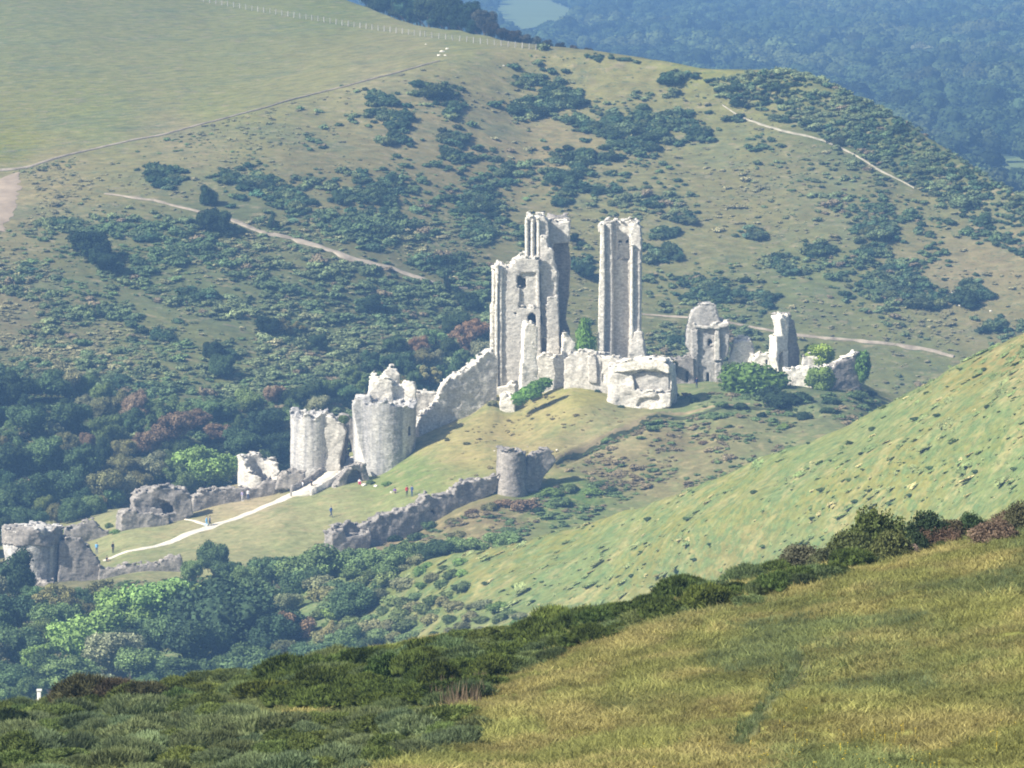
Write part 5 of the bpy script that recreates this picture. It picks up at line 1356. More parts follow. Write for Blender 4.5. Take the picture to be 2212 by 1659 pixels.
# tussocks and bushes on the near right hillside
def mid_w(px, py, p):
    nb = fbm(p[..., 0]/7, p[..., 1]/7, 6.0, 3)
    return np.clip(0.6 + 1.2*nb, 0.1, 2) * (px > 500)
q = grid_points(MIDV, 9000, mid_w, 50, 7); px, py = to_s(q); n = len(q)
r_ = np.random.default_rng(18)
R = r_.gamma(1.5, 0.14, n).clip(0.07, 1.1)
g = np.clip(0.55 + 1.3*fbm(q[:, 0]/9, q[:, 1]/9, 2.0, 3) + r_.normal(0, 0.3, n), 0, 1)[:, None]
tint = np.where(r_.random((n, 1)) < 0.12, np.array([[0.42, 0.38, 0.18]]), np.array([[0.25, 0.285, 0.125]])*(1-g) + np.array([[0.18, 0.24, 0.095]])*g) * r_.uniform(0.75, 1.2, (n, 1))
scatter('hillside_tussocks', q, np.stack([R*1.8, R*1.25, R*0.5], -1), tint, LOW_I, 'green and straw tussocks covering the near right-hand hillside', rot=np.stack([np.zeros(n), np.zeros(n) - 0.42, r_.normal(0, 0.8, n)], -1), cat='tussocks')
k = 0
for px, py in poisson([(860,1290),(1000,1215),(1300,1130),(1650,1000),(1950,860),(2212,730),(2212,1030),(2000,1120),(1700,1220),(1400,1300),(1150,1350),(950,1380)], 46, 3000, 77):
    if r_.random() < 0.35: continue
    bush(px, py, r_.uniform(6, 15), jitter(MIDG if r_.random() < 0.6 else DEEP, 0.15), 'low_bush', 0.6, only='mid_hillside', group='low bushes on the near hillside', on='on the near hillside'); k += 1

# rough scrub where that hillside runs down into the lower wood
for px, py in poisson([(690,1235),(800,1225),(900,1215),(1010,1205),(1000,1290),(1130,1330),(1130,1385),(950,1420),(800,1440),(690,1400)], 23, 4000, 91):
    c = [(0.16,0.21,0.085), LIGHT, (0.20,0.21,0.10), (0.14,0.19,0.08), MIDG, (0.22,0.23,0.12)][r_.integers(6)]
    bush(px, py, r_.uniform(16, 34)*(1.25 if px < 880 else 0.9), jitter(c, 0.15), 'scrub_bush', 0.9, only='mid_hillside', group='scrub between the near hillside and the lower wood', on='')
# ---------------------------------------------------------------- foreground
GS = (0.074, 0.102, 0.028); GB = (0.105, 0.135, 0.042); SG = (0.135, 0.17, 0.085); SG2 = (0.105, 0.14, 0.06); DRYB = (0.10, 0.075, 0.045)
FORE_KW = dict(only='foreground_hill')
def near_bush(px, py, rpx, c, kind, meshes, sq, on, group):
    return bush(px, py, rpx, c, kind, sq, meshes, group=group, on=on, **FORE_KW)
r_ = np.random.default_rng(55)
fb = []
SAGEF = [(-60,1590),(120,1545),(300,1535),(470,1530),(560,1560),(760,1565),(900,1550),(1020,1560),(1062,1585),(1000,1610),(850,1640),(760,1680),(-60,1680)]
for px, py in poisson(SAGEF, lambda p: 31 + (p[1]-1500)*0.12, 9000, 3, 1.6):
    if inside(px, py, [(830,1570),(960,1590),(900,1625),(800,1625)]) and r_.random() < 0.5: continue
    m = r_.random()
    fb.append((px, py, r_.uniform(46, 74), *((SG, 'heather_bush', SAGE_B, 0.95) if m < 0.7 else (GB, 'gorse_bush', GORSE, 0.85))))
CRESTF = [(-60,1540),(0,1545),(300,1508),(650,1436),(900,1400),(1160,1360),(1180,1400),(900,1440),(650,1490),(300,1545),(-60,1590)]
for px, py in poisson(CRESTF, 30, 5000, 38, 1.3):
    h_ = hit(px, py, 'foreground_hill') or hit(px, py + 14, 'foreground_hill')
    if h_ is None: continue
    m = r_.random()
    fb.append((px, py if hit(px, py, 'foreground_hill') else py + 14, r_.uniform(34, 58), *((GB, 'gorse_bush', GORSE, 0.85) if m < 0.5 else (SG2, 'heather_bush', SAGE_B, 0.8))))
DARKF = [(560,1500),(640,1470),(760,1440),(870,1425),(960,1420),(1060,1405),(1140,1385),(1205,1395),(1200,1430),(1140,1455),(1060,1480),(1050,1510),(960,1530),(830,1540),(700,1535),(600,1530)]
for px, py in poisson(DARKF, 34, 4000, 8, 1.5):
    m = r_.random(); deep = (px < 1080 and py > 1440)
    fb.append((px, py, r_.uniform(52, 84), *((GS, 'gorse_bush', GORSE, 1.0) if m < (0.75 if deep else 0.4) else (SG2, 'heather_bush', SAGE_B, 0.75))))
LEFTF = [(-60,1560),(60,1540),(200,1525),(420,1500),(600,1465),(640,1480),(560,1510),(420,1530),(250,1545),(60,1575),(-60,1600)]
for px, py in poisson(LEFTF, 34, 4000, 18, 1.6):
    m = r_.random()
    fb.append((px, py, r_.uniform(40, 66), *((GB, 'gorse_bush', GORSE, 0.85) if m < 0.5 else (SG2, 'heather_bush', SAGE_B, 0.7))))
for x in np.arange(1120, 1860, 21):
    yb = np.interp(x, [1100,1250,1400,1550,1700,1860], [1425,1392,1350,1308,1268,1226])
    for k in range(2):
        m = r_.random()
        fb.append((x + r_.normal(0, 8), yb - k*24 + r_.normal(0, 5) - (6 if k else 0), r_.uniform(42, 70), *((GS, 'gorse_bush', GORSE, 1.05) if m < 0.55 else (SG2, 'heather_bush', SAGE_B, 0.7))))
for x, y, r in [(1900,1208,26),(1945,1205,24),(1990,1195,26),(2035,1185,28),(2080,1172,26),(2125,1165,22),(2170,1150,26),(2205,1140,24),(1020,1592,46),(965,1600,44),(1045,1580,30),(900,1615,40)]:
    fb.append((x, y, r, GB if x > 1500 else SG2, 'gorse_bush' if x > 1500 else 'heather_bush', GORSE if x > 1500 else SAGE_B, 0.7))
fb.sort(key=lambda t: -t[2])
for px, py, r, c, kind, ms, sq in fb[:590]:
    near_bush(px, py, r, jitter(c, 0.16), kind, ms, sq, 'on the near slope', 'gorse and heather on the near slope')
# shrubs and small trees on the ridge at the right, and the brown ones at the left
SHR = [(1735,1232,62,(0.085,0.085,0.055),0.9,'shrub',TWIGGY),(1790,1225,44,(0.075,0.085,0.045),0.9,'shrub',TWIGGY),(1842,1212,60,(0.075,0.09,0.035),1.1,'hawthorn',TWIGGY),(1895,1195,66,(0.07,0.09,0.03),1.35,'hawthorn',TWIGGY),(1930,1185,50,(0.08,0.09,0.035),1.3,'hawthorn',TWIGGY),
       (1948,1195,40,(0.14,0.045,0.04),0.9,'red_shrub',TWIGGY),(2003,1160,52,(0.035,0.055,0.028),1.5,'hawthorn',TWIGGY),(1975,1170,34,(0.04,0.06,0.03),1.5,'hawthorn',TWIGGY),(1962,1205,34,(0.22,0.17,0.14),0.8,'dead_shrub',TWIGGY),(2010,1190,56,(0.10,0.07,0.05),0.9,'shrub',TWIGGY),(2060,1172,52,(0.075,0.065,0.04),0.9,'shrub',TWIGGY),
       (2096,1135,32,(0.04,0.065,0.03),1.7,'hawthorn',TWIGGY),(2050,1148,40,(0.11,0.075,0.055),0.9,'shrub',TWIGGY),(2120,1155,36,(0.05,0.06,0.03),0.9,'shrub',TWIGGY),(2150,1140,52,(0.15,0.11,0.08),0.9,'dead_shrub',TWIGGY),(2190,1135,30,(0.16,0.05,0.04),0.8,'red_shrub',TWIGGY),(2215,1115,50,(0.08,0.08,0.045),1.2,'shrub',TWIGGY),(2175,1115,40,(0.13,0.10,0.07),1.0,'shrub',TWIGGY),
       (150,1528,34,(0.085,0.075,0.04),1.2,'shrub',TWIGGY),(185,1530,54,(0.07,0.07,0.035),1.1,'shrub',TWIGGY),(250,1525,44,(0.085,0.07,0.045),1.1,'shrub',TWIGGY),(310,1520,40,(0.075,0.075,0.04),1.0,'shrub',TWIGGY),(20,1585,44,(0.03,0.045,0.022),1.0,'gorse_bush',GORSE),(660,1446,26,(0.05,0.05,0.03),0.8,'shrub',TWIGGY),(760,1440,40,(0.045,0.065,0.02),1.0,'gorse_bush',GORSE),(700,1450,34,(0.07,0.08,0.03),0.8,'gorse_bush',GORSE)]
for px, py, r, c, sq, kind, ms in SHR:
    h = hit(px, py, 'foreground_hill') or hit(px, py + 30, 'foreground_hill')
    x, y, z = h[1]; R = r*y/FPX*(1.3 if px > 1500 else (1.6 if px < 400 else 1.15)); sq *= 1.2 if px > 1500 else 1.0
    if px > 1500 and kind in ('hawthorn', 'shrub', 'dead_shrub'): ms = SHRUB; R *= 0.92; c = tuple(v*1.25 for v in c)
    o = put(kind, ms[random.randrange(len(ms))], x, y, z - 0.1*R, R, R, R*sq*0.95, c, f"{'tall' if sq > 1.25 else 'twiggy'} {shade(c)} {kind.replace('_', ' ')}", 'bush', 'shrubs along the near ridge')
    VEG[o] = dict(base=o['label'], px=px, py=py)

# grass
def veg_mask(px, py):
    m = inside(px, py, SAGEF) | inside(px, py, DARKF) | inside(px, py, LEFTF) | inside(px, py, CRESTF)
    return m
def grass_w(px, py, p):
    return (1.0 - 0.75*veg_mask(px, py)) * ((py > 1050) | (px > 2212)) * (py < 1725) * np.where((px < -60) | (px > 2272), 0.35, 1.0)
TUFT = [blade_mesh('tuft', 400+i, BLD, 56, 0.14 + 0.03*(i % 3), 0.007, 0.24, 0.6) for i in range(5)]
TUFT_G = [blade_mesh('rush', 420+i, BLD, 40, 0.36, 0.008, 0.16, 0.35) for i in range(3)]
q = grid_points(FOREV[:, 36:], 128000, grass_w, 1100, 9); px, py = to_s(q); n = len(q)
band = fbm(q[:, 0]/3.0, q[:, 1]/6.5 + q[:, 2]/1.2, 1.0, 3)
gr = np.clip(0.36 + 1.5*band + r_.normal(0, 0.22, n), 0, 1)[:, None]
warm = np.clip(0.5 + 1.2*fbm(q[:, 0]/1.6, q[:, 1]/4, 9.0, 2), 0, 1)[:, None]
tint = (np.array([[0.265, 0.235, 0.095]])*(1-warm) + np.array([[0.20, 0.205, 0.07]])*warm)*(1-gr) + np.array([[0.14, 0.165, 0.065]])*gr
vm = veg_mask(px, py)[:, None]
tint = np.where(vm, np.array([[0.10, 0.12, 0.05]]), tint)
hum = fbm(q[:, 0]/1.1, q[:, 1]/2.2, 5.0, 3)
tint = 1.03 * tint * r_.uniform(0.85, 1.15, (n, 1)) * (1.05 + 0.35*hum[:, None])
S_ = r_.uniform(0.7, 1.2, n) * (1.0 + 0.4*np.clip(hum, -0.7, 0.8))
trod = np.abs(px - np.interp(py, [1415,1450,1490,1545,1610], [1742,1738,1705,1660,1620])) < 13
tm = trod & (py > 1405) & (py < 1625)
S_ = np.where(tm, 0.12, S_)
tint = np.where((np.abs(px - np.interp(py, [1415,1450,1490,1545,1610], [1735,1731,1698,1652,1612])) < 17)[:, None] & (py > 1405)[:, None] & (py < 1625)[:, None], np.array([[0.085, 0.115, 0.045]]), tint)
scatter('rough_grass', q, np.stack([S_*1.3, S_*1.3, S_*0.8], -1), tint, TUFT, 'rough golden and green grass on the near slope', cat='grass')
q = grid_points(FOREV[:, 36:], 4500, lambda a, b, p: grass_w(a, b, p)*(b < 1590)*(fbm(p[..., 0]/3.0, p[..., 1]/6.5 + p[..., 2]/1.2, 1.0, 3) > 0.22), 60, 19)
te = np.array([hit(float(np.interp(b, [1405,1450,1490,1545,1620], [1722,1718,1685,1638,1590])) + r_.normal(0, 7), b, 'foreground_hill')[1] for b in r_.uniform(1405, 1620, 130)])
q = np.concatenate([q, te]); n = len(q)
S_ = r_.uniform(0.3, 0.65, n)
scatter('green_rushes', q, np.stack([S_*1.3, S_*1.3, S_], -1), np.array([[0.135, 0.165, 0.08]])*r_.uniform(0.7, 1.3, (n, 1)), TUFT_G, 'darker green rushes growing in bands across the near slope', cat='rushes')
# yellow flowers at the lower right
def flower_mesh():
    bm = bmesh.new()
    for k in range(6):
        a = k*math.pi/3
        v = [bm.verts.new((math.cos(a+d)*s, math.sin(a+d)*s, z)) for d, s, z in ((0, 0.004, 0.3), (-0.35, 0.022, 0.31), (0, 0.03, 0.312), (0.35, 0.022, 0.31))]
        bm.faces.new(v)
    st = [bm.verts.new(c) for c in ((-0.002, 0, 0), (0.002, 0, 0), (0.002, 0, 0.3), (-0.002, 0, 0.3))]; bm.faces.new(st)
    me = bpy.data.meshes.new('flower'); bm.to_mesh(me); bm.free(); me.materials.append(plain_mat('petals', (0.75, 0.55, 0.03), 0.6, 0.1)); return me
q = grid_points(FOREV[:, 36:], 420, lambda a, b, p: (b > 1540)*(a > 1350)*np.clip((b-1530)/90.0, 0, 1)**2*np.clip((a-1300)/500, 0, 1)*np.clip(fbm(p[..., 0], p[..., 1], 3., 2)+0.5, 0, 2) + 0.0006*(b > 1250)*(a > 1200), 30, 29); n = len(q)
S_ = r_.uniform(0.5, 0.8, n)
scatter('yellow_flowers', q, np.stack([S_, S_, S_], -1), np.ones((n, 3)), [flower_mesh()], 'small yellow flowers dotted through the grass at the lower right', cat='flowers')
# dead stalks below the dark gorse
STALK = [blade_mesh('stalk', 440+i, BLD, 26, 0.75, 0.012, 0.22, 0.16) for i in range(3)]
pp = poisson([(918,1528),(935,1500),(1000,1496),(1040,1488),(1052,1500),(1030,1524),(980,1534)], 9, 2000, 5)
hh = [hit(a, b, 'foreground_hill')[1] for a, b in pp]; n = len(hh)
S_ = r_.uniform(0.4, 0.8, n)
scatter('dead_stalks', np.array(hh), np.stack([S_, S_, S_], -1), np.array([[0.22, 0.17, 0.12]])*r_.uniform(0.8, 1.2, (n, 1)), STALK, 'pale dead stalks standing in front of the dark gorse', cat='dry stalks')
# ------------------------------------------------------------------ hilltop fence, rocks, bird, post
WOODM = plain_mat('weathered_wood', (0.38, 0.36, 0.33), 0.9, 0.2, 5.0)
def box_bm(bm, c, s):
    g = bmesh.ops.create_cube(bm, size=1.0); bmesh.ops.scale(bm, vec=s, verts=g['verts']); bmesh.ops.translate(bm, vec=c, verts=g['verts'])
fence = bpy.data.objects.new('post_fence', None); COL.objects.link(fence)
fx = np.concatenate([np.arange(440, 910, 13.0), np.arange(918, 1170, 15.0)])
fy_ = np.interp(fx, [440,540,650,760,905,1000,1160], [4,22,40,58,78,90,108])
bases = []
for a, b in zip(fx, fy_):
    h = hit(a, b, 'far_hill') or hit(a, b + 6, 'far_hill')
    if h: bases.append(h[1])
fence.location = bases[0]
bm = bmesh.new(); box_bm(bm, (0, 0, 0.55), (0.17, 0.17, 1.5))
for v in bm.verts:
    if v.co.z > 1: v.co.x *= 0.8; v.co.y *= 0.8
pm = bpy.data.meshes.new('post'); bm.to_mesh(pm); bm.free(); pm.materials.append(WOODM)
for b in bases:
    o = link('post', pm, None, fence); o.location = b - bases[0]; o.rotation_euler = (random.gauss(0, .04), random.gauss(0, .04), random.random())
for hgt in (0.35, 0.7, 1.05):
    v = []; 
    for b in bases:
        c = b - bases[0] + Vector((0, 0, hgt)); v += [tuple(c + Vector(d)) for d in ((0, 0, -0.012), (0.0, 0.012, 0.006), (0, -0.012, 0.006))]
    f = [(3*i+j, 3*i+(j+1) % 3, 3*i+3+(j+1) % 3, 3*i+3+j) for i in range(len(bases)-1) for j in range(3)]
    me = bpy.data.meshes.new('wire'); me.from_pydata(v, [], f); link('wire', me, WOODM, fence)
tag(fence, 'post and wire fence running down along the hilltop field', 'fence')

def rock_mesh(seed):
    bm = bmesh.new(); bmesh.ops.create_icosphere(bm, subdivisions=2, radius=1.0); r = random.Random(seed)
    for v in bm.verts: v.co *= r.uniform(0.75, 1.15); v.co.z *= 0.6
    me = bpy.data.meshes.new('rock'); bm.to_mesh(me); bm.free(); me.materials.append(WHITE); return me
RK = [rock_mesh(i) for i in range(3)]
for px, py, r, lab in [(955,112,9,'largest white chalk rock of the scar below the hilltop fence'),(966,106,7,'white chalk rock at the upper right of the scar below the fence'),(948,120,6,'white chalk rock at the lower left of the scar below the fence'),(962,120,5,'lowest small white rock of the chalk scar'),(920,96,4,'small white rock lying left of the chalk scar, by the fence'),
                       (2060,632,7,'pale rock highest in the outcrop on the right of the far slope'),(2078,645,8,'biggest pale rock of the outcrop on the right of the far slope'),(2092,640,6,'pale rock right in the outcrop on the far slope'),(2072,660,5,'lowest pale rock of the outcrop on the far slope'),(2140,672,5,'lone pale rock below the bushes at the right edge of the far slope'),
                       (1088,142,4,'tiny white rock on the crest right of the chalk scar'),(8,368,8,'pale stone at the field corner on the left edge'),(240,756,0,''),
                       (1068,974,3.5,'small pale stone beside the top of the small round turret'),(1203,972,4,'small white stone right of the leaning wall remnant'),(786,1048,10,'pale boulder lying below the arch of the bridge'),(812,1050,8,'flat pale stone on the grass right of the bridge arch'),(846,1064,6,'pale stone at the feet of the person in purple')]:
    if r == 0: continue
    h = hit(px, py)
    o = bpy.data.objects.new('rock', RK[random.randrange(3)]); COL.objects.link(o); R = 0.7*r*h[1].y/FPX
    o.location = h[1]; o.scale = (R, R, R); o.rotation_euler = (0, 0, random.random()*6)
    tag(o, lab, 'rock', 'pale rocks')

BLACK = plain_mat('black_feathers', (0.012, 0.012, 0.014), 0.6, 0.1)
def make_bird():
    bm = bmesh.new()
    prof = [(-0.30, 0.0), (-0.22, 0.05), (-0.08, 0.085), (0.08, 0.08), (0.17, 0.055), (0.24, 0.05), (0.29, 0.03), (0.36, 0.0)]
    rings = []
    for x, r in prof:
        rings.append([bm.verts.new((x, r*math.cos(a), r*0.9*math.sin(a))) for a in np.linspace(0, 2*math.pi, 9)[:-1]])
    for a, b in zip(rings, rings[1:]):
        for j in range(8): bm.faces.new((a[j], a[(j+1) % 8], b[(j+1) % 8], b[j]))
    bmesh.ops.remove_doubles(bm, verts=bm.verts, dist=0.001)
    me = bpy.data.meshes.new('body'); bm.to_mesh(me); bm.free(); me.materials.append(BLACK)
    root = bpy.data.objects.new('bird', me); COL.objects.link(root)
    for s in (-1, 1):
        pts = [(0.12, 0.05, 0.03), (0.16, 0.30, -0.10), (0.10, 0.50, -0.34), (-0.02, 0.55, -0.44), (-0.08, 0.42, -0.32), (-0.12, 0.25, -0.12), (-0.10, 0.05, 0.02)]
        up = [(x, s*y, z) for x, y, z in pts]; dn = [(x, s*y, z - 0.015) for x, y, z in pts]; n = len(pts)
        m = bpy.data.meshes.new('wing'); m.from_pydata(up + dn, [], [tuple(range(n)), tuple(range(2*n-1, n-1, -1))] + [(i, (i+1) % n, n+(i+1) % n, n+i) for i in range(n)])
        link('wing', m, BLACK, root)
    m = bpy.data.meshes.new('tail'); t = [(-0.26, -0.03, 0), (-0.26, 0.03, 0), (-0.5, 0.09, -0.02), (-0.52, 0, -0.02), (-0.5, -0.09, -0.02)]
    m.from_pydata(t + [(x, y, z-0.012) for x, y, z in t], [], [(0,1,2,3,4), (9,8,7,6,5)] + [(i, (i+1) % 5, 5+(i+1) % 5, 5+i) for i in range(5)]); link('tail', m, BLACK, root)
    root.location = P(384, 629, 560); root.rotation_euler = (0.1, 0.15, 1.1); root.scale = (0.62,)*3
    tag(root, 'small black bird in flight in front of the scrub slope', 'bird')
make_bird()

WHITEP = plain_mat('white_paint', (0.8, 0.79, 0.76), 0.7, 0.08)
h = next(q for q in (hit(85, b, 'foreground_hill') for b in range(1490, 1600, 3)) if q)
gp = bpy.data.objects.new('white_post', None); COL.objects.link(gp)
x, y, z = h[1]; gp.location = (x, y, z)
top_z = P(85, 1492, y)[2] - z
bm = bmesh.new(); box_bm(bm, (0, 0, top_z/2 - 0.2), (0.13, 0.12, top_z + 0.4)); bmesh.ops.bevel(bm, geom=bm.edges[:], offset=0.015, affect='EDGES')
m = bpy.data.meshes.new('shaft'); bm.to_mesh(m); bm.free(); link('shaft', m, WHITEP, gp)
bm = bmesh.new(); box_bm(bm, (0, 0, top_z + 0.02), (0.17, 0.16, 0.05)); m = bpy.data.meshes.new('cap'); bm.to_mesh(m); bm.free(); link('cap', m, WHITEP, gp)
tag(gp, 'small white gatepost standing on the near ridge, far left', 'gatepost')

# ------------------------------------------------------------------ people
SKIN = plain_mat('skin', (0.45, 0.28, 0.20), 0.6, 0.05); HAIRM = plain_mat('dark_hair', (0.05, 0.035, 0.025), 0.7, 0.2)
_cl = {}
def cloth(c):
    if c not in _cl: _cl[c] = plain_mat('cloth', c, 0.85, 0.12, 6.0)
    return _cl[c]
POSES = {
 'stand': dict(pelvis=(0,0,.93), chest=(0,.02,1.28), neck=(0,.01,1.47), head=(0,-.02,1.62), kl=(-.10,-.01,.50), fl=(-.11,.02,.07), kr=(.10,-.03,.50), fr=(.12,0,.07), el=(-.25,.03,1.13), hl=(-.24,-.06,.87), er=(.25,.03,1.13), hr=(.23,-.07,.88)),
 'walk': dict(pelvis=(0,0,.91), chest=(0,-.03,1.27), neck=(0,-.05,1.46), head=(0,-.08,1.61), kl=(-.09,-.20,.52), fl=(-.09,-.33,.07), kr=(.09,.02,.49), fr=(.09,.33,.12), el=(-.24,.10,1.13), hl=(-.23,.18,.89), er=(.24,-.08,1.13), hr=(.22,-.25,.93)),
 'sit': dict(pelvis=(0,0,.16), chest=(0,.04,.52), neck=(0,0,.71), head=(0,-.04,.86), kl=(-.14,-.36,.42), fl=(-.14,-.55,.06), kr=(.14,-.36,.42), fr=(.14,-.55,.06), el=(-.25,-.05,.38), hl=(-.14,-.30,.45), er=(.25,-.05,.38), hr=(.14,-.30,.45)),
}
def body_mesh(pose, shirt, trousers):
    p = POSES[pose]; V = []; E = []; R = []
    def add(c, r, par=None):
        V.append(Vector(c)); R.append(r)
        if par is not None: E.append((par, len(V)-1))
        return len(V) - 1
    pe = add(p['pelvis'], .145); ch = add(p['chest'], .165, pe); nk = add(p['neck'], .062, ch); add(p['head'], .105, nk)
    for s in ('l', 'r'):
        sg = -1 if s == 'l' else 1
        hip = add(Vector(p['pelvis']) + Vector((sg*.09, 0, -.04)), .105, pe); kn = add(p['k'+s], .065, hip); ft = add(p['f'+s], .045, kn); add(Vector(p['f'+s]) + Vector((0, -.16, -.03)), .038, ft)
        sh = add(Vector(p['chest']) + Vector((sg*.18, 0, .12)), .07, ch); el = add(p['e'+s], .047, sh); ha = add(p['h'+s], .034, el); add(Vector(p['h'+s]) + (Vector(p['h'+s]) - Vector(p['e'+s]))*0.35, .03, ha)
    me = bpy.data.meshes.new('person_body'); me.from_pydata([tuple(v) for v in V], E, [])
    o = bpy.data.objects.new('person_tmp', me); COL.objects.link(o)
    o.modifiers.new('s', 'SKIN'); 
    for i, r in enumerate(R): me.skin_vertices[0].data[i].radius = (r, r*0.85)
    me.skin_vertices[0].data[0].use_root = True
    o.modifiers.new('u', 'SUBSURF').levels = 1
    dg = bpy.context.evaluated_depsgraph_get(); m2 = bpy.data.meshes.new_from_object(o.evaluated_get(dg))
    bpy.data.objects.remove(o)
    for m in (cloth(shirt), cloth(trousers), SKIN): m2.materials.append(m)
    pz, hz = p['pelvis'][2], p['neck'][2]
    hands = [Vector(p['hl']), Vector(p['hr'])]
    for f in m2.polygons:
        c = f.center
        leg = c.z < pz + 0.02 if pose != 'sit' else (c.y < -0.08 and min((c - h).length for h in hands) > 0.10 and abs(c.x) < 0.24 and c.z < 0.52 and c.z > -0.1) or c.z < 0.12
        f.material_index = 2 if (c.z > hz - 0.01 or min((c - h).length for h in hands) < 0.10) else (1 if leg else 0)
        f.use_smooth = True
    return m2
def hair_mesh(head):
    bm = bmesh.new(); bmesh.ops.create_uvsphere(bm, u_segments=10, v_segments=7, radius=0.118)
    bmesh.ops.delete(bm, geom=[v for v in bm.verts if v.co.z < -0.01 and v.co.y < 0.02 or v.co.z < -0.06], context='VERTS')
    bmesh.ops.translate(bm, vec=Vector(head) + Vector((0, 0.015, 0.03)), verts=bm.verts)
    m = bpy.data.meshes.new('hair'); bm.to_mesh(m); bm.free(); return m
NAVY=(0.02,0.03,0.10); BLUE=(0.05,0.12,0.40); LBLUE=(0.16,0.42,0.72); RED=(0.50,0.03,0.04); PINK=(0.65,0.08,0.18); WHT=(0.75,0.75,0.76); DRK=(0.03,0.03,0.035); PURP=(0.20,0.12,0.42); JEAN=(0.05,0.09,0.20); KHAKI=(0.28,0.23,0.16); LILAC=(0.5,0.45,0.68)
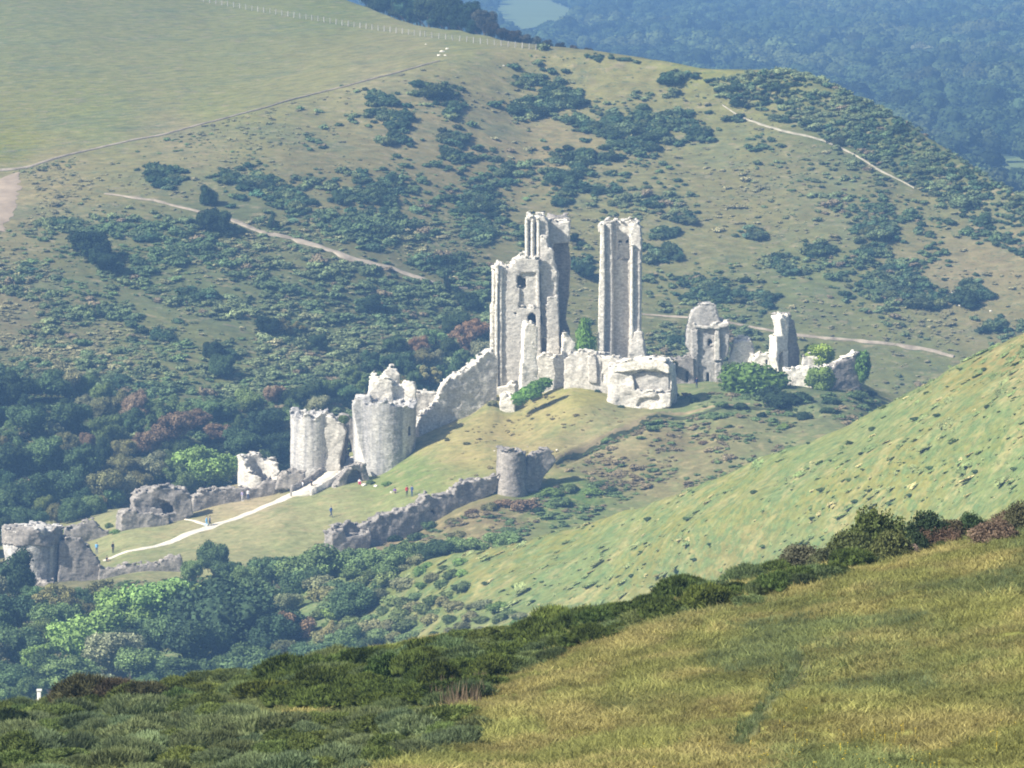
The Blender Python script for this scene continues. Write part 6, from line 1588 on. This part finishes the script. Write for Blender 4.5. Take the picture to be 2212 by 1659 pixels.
for px, py, pose, rz, sh, tr, lab in [
    (715,1117,'walk',0.9,BLUE,NAVY,'person in blue walking alone on the open bailey grass'),
    (879,1073,'stand',0.4,RED,DRK,'person in a red jacket standing at the mound foot beside another in blue'),
    (890,1072,'stand',-0.6,JEAN,JEAN,'person in dark blue just right of the one in red'),
    (853,1066,'sit',0.2,PURP,KHAKI,'person in purple sitting on the grass left of the one in red'),
    (777,1046,'sit',0.0,WHT,PINK,'person in white sitting in the mouth of the bridge arch'),
    (673,1058,'walk',2.2,DRK,DRK,'person in dark clothes walking up the white path below the bridge'),
    (653,1062,'walk',2.4,WHT,LILAC,'person in white on the path left of the walker in dark clothes'),
    (647,1064,'walk',2.0,WHT,WHT,'leftmost of the two people in white side by side on the path below the bridge'),
    (626,1059,'stand',0.5,DRK,JEAN,'person in dark clothes beside the low dark gate wall'),
    (598,1063,'walk',-1.0,WHT,JEAN,'person in a white top and blue trousers near the upper end of the back wall'),
    (453,1138,'walk',1.8,JEAN,DRK,'person in dark blue on the path at the junction of the side path'),
    (446,1138,'walk',1.6,LBLUE,LBLUE,'person in pale blue on the path at the junction of the side path'),
    (244,1195,'stand',0.8,DRK,DRK,'person in black standing above the lower end of the path'),
    (231,1214,'sit',1.0,DRK,KHAKI,'person in black crouching at the bottom end of the path'),
    (209,1196,'stand',0.2,LBLUE,JEAN,'person in bright blue behind the curved end of the sloping wall'),
    (752,996,'walk',2.6,WHT,LILAC,'person in white at the top of the bridge by the big drum'),
    (741,1001,'walk',2.6,LILAC,JEAN,'person in lilac on the bridge just left of the one in white'),
    (733,1006,'walk',-0.5,DRK,DRK,'person in black at the left parapet on the bridge'),
    (1174,806,'sit',0.3,PINK,DRK,'person in pink sitting at the keep foot, left of another in red'),
    (1180,808,'sit',-0.2,RED,DRK,'person in red sitting at the keep foot beside the one in pink'),
    (1193,807,'sit',0.1,BLUE,JEAN,'person in blue sitting at the keep foot, right of the pair in pink and red'),
    (1505,838,'stand',0.4,NAVY,NAVY,'person in navy at the foot of the grey gabled tower'),
    (536,1080,'stand',0.2,WHT,JEAN,'person in a pale top leaning by the back wall'),
    (524,1083,'stand',0.5,LILAC,WHT,'person in lilac by the back wall, left of the one in a pale top')]:
    h = hit(px, py, 'castle_hill') or hit(px, py + 12, 'castle_hill') or hit(px, py)
    loc = h[1]
    if lab.startswith(('person in white at the top', 'person in lilac on', 'person in black at the left')):
        k = np.argmin([abs(px - a) for a, _, _ in deck_pts]); c = P(px, py, float(np.interp(px, [a for a, _, _ in deck_pts], [y for *_, y in deck_pts]))); loc = Vector(c)
    root = bpy.data.objects.new('person', body_mesh(pose, sh, tr)); COL.objects.link(root)
    root.location = loc; root.rotation_euler = (0, 0, rz)
    root.scale = (1.06,)*3
    link('hair', hair_mesh(POSES[pose]['head']), HAIRM, root)
    tag(root, lab, 'person', 'visitors to the ruins')

# ------------------------------------------------------------------ words for the many plants: what sets each one apart
def finish_labels():
    todo = {}
    for o, d in VEG.items():
        todo.setdefault(d['base'] + ' ' + place_words(d['px'], d['py']), []).append((o, d))
    ordn = ['leftmost', 'second from left', 'third from left', 'fourth from left', 'fifth from left', 'sixth from left', 'seventh from left', 'eighth from left', 'ninth from left', 'tenth from left', 'eleventh from left', 'twelfth from left', 'thirteenth from left', 'fourteenth from left', 'fifteenth from left']
    for base, lst in todo.items():
        if len(lst) == 1:
            lst[0][0]['label'] = base; continue
        sub = {}
        for o, d in lst: sub.setdefault(place_words(d['px'], d['py'], True), []).append((o, d))
        for w, l2 in sub.items():
            l2.sort(key=lambda t: t[1]['px'])
            for i, (o, d) in enumerate(l2):
                pre = '' if len(l2) == 1 else (('left' if i == 0 else 'right') + ' of two, ' if len(l2) == 2 else (('rightmost' if i == len(l2)-1 else ordn[min(i, 14)]) + ' '))
                o['label'] = pre + d['base'] + ' ' + w
finish_labels()
# ------------------------------------------------------------------ the air
def make_haze():
    x0, x1, y0, y1, z0, z1 = -3960, 3960, -330, 5260, -1.6, 137.0
    v = np.array([(x, y, z) for x in (x0, x1) for y in (y0, y1) for z in (z0, z1)], float)
    fcs = np.array([[0,1,3,2],[4,6,7,5],[0,4,5,1],[2,3,7,6],[0,2,6,4],[1,5,7,3]])
    me = mesh_from('haze', v, fcs)
    m = bpy.data.materials.new('haze'); m.use_nodes = True
    nt = m.node_tree
    for n in list(nt.nodes): nt.nodes.remove(n)
    out = nt.nodes.new('ShaderNodeOutputMaterial')
    pv = nt.nodes.new('ShaderNodeVolumePrincipled')
    pv.inputs['Color'].default_value = (*HAZE_COLOR, 1)
    pv.inputs['Density'].default_value = HAZE_DENSITY
    pv.inputs['Anisotropy'].default_value = 0.0
    nt.links.new(pv.outputs[0], out.inputs['Volume'])
    o = link('haze', me, m)
    o['kind'] = 'stuff'; o['label'] = 'thin blue haze lying in the valley air'
make_haze()
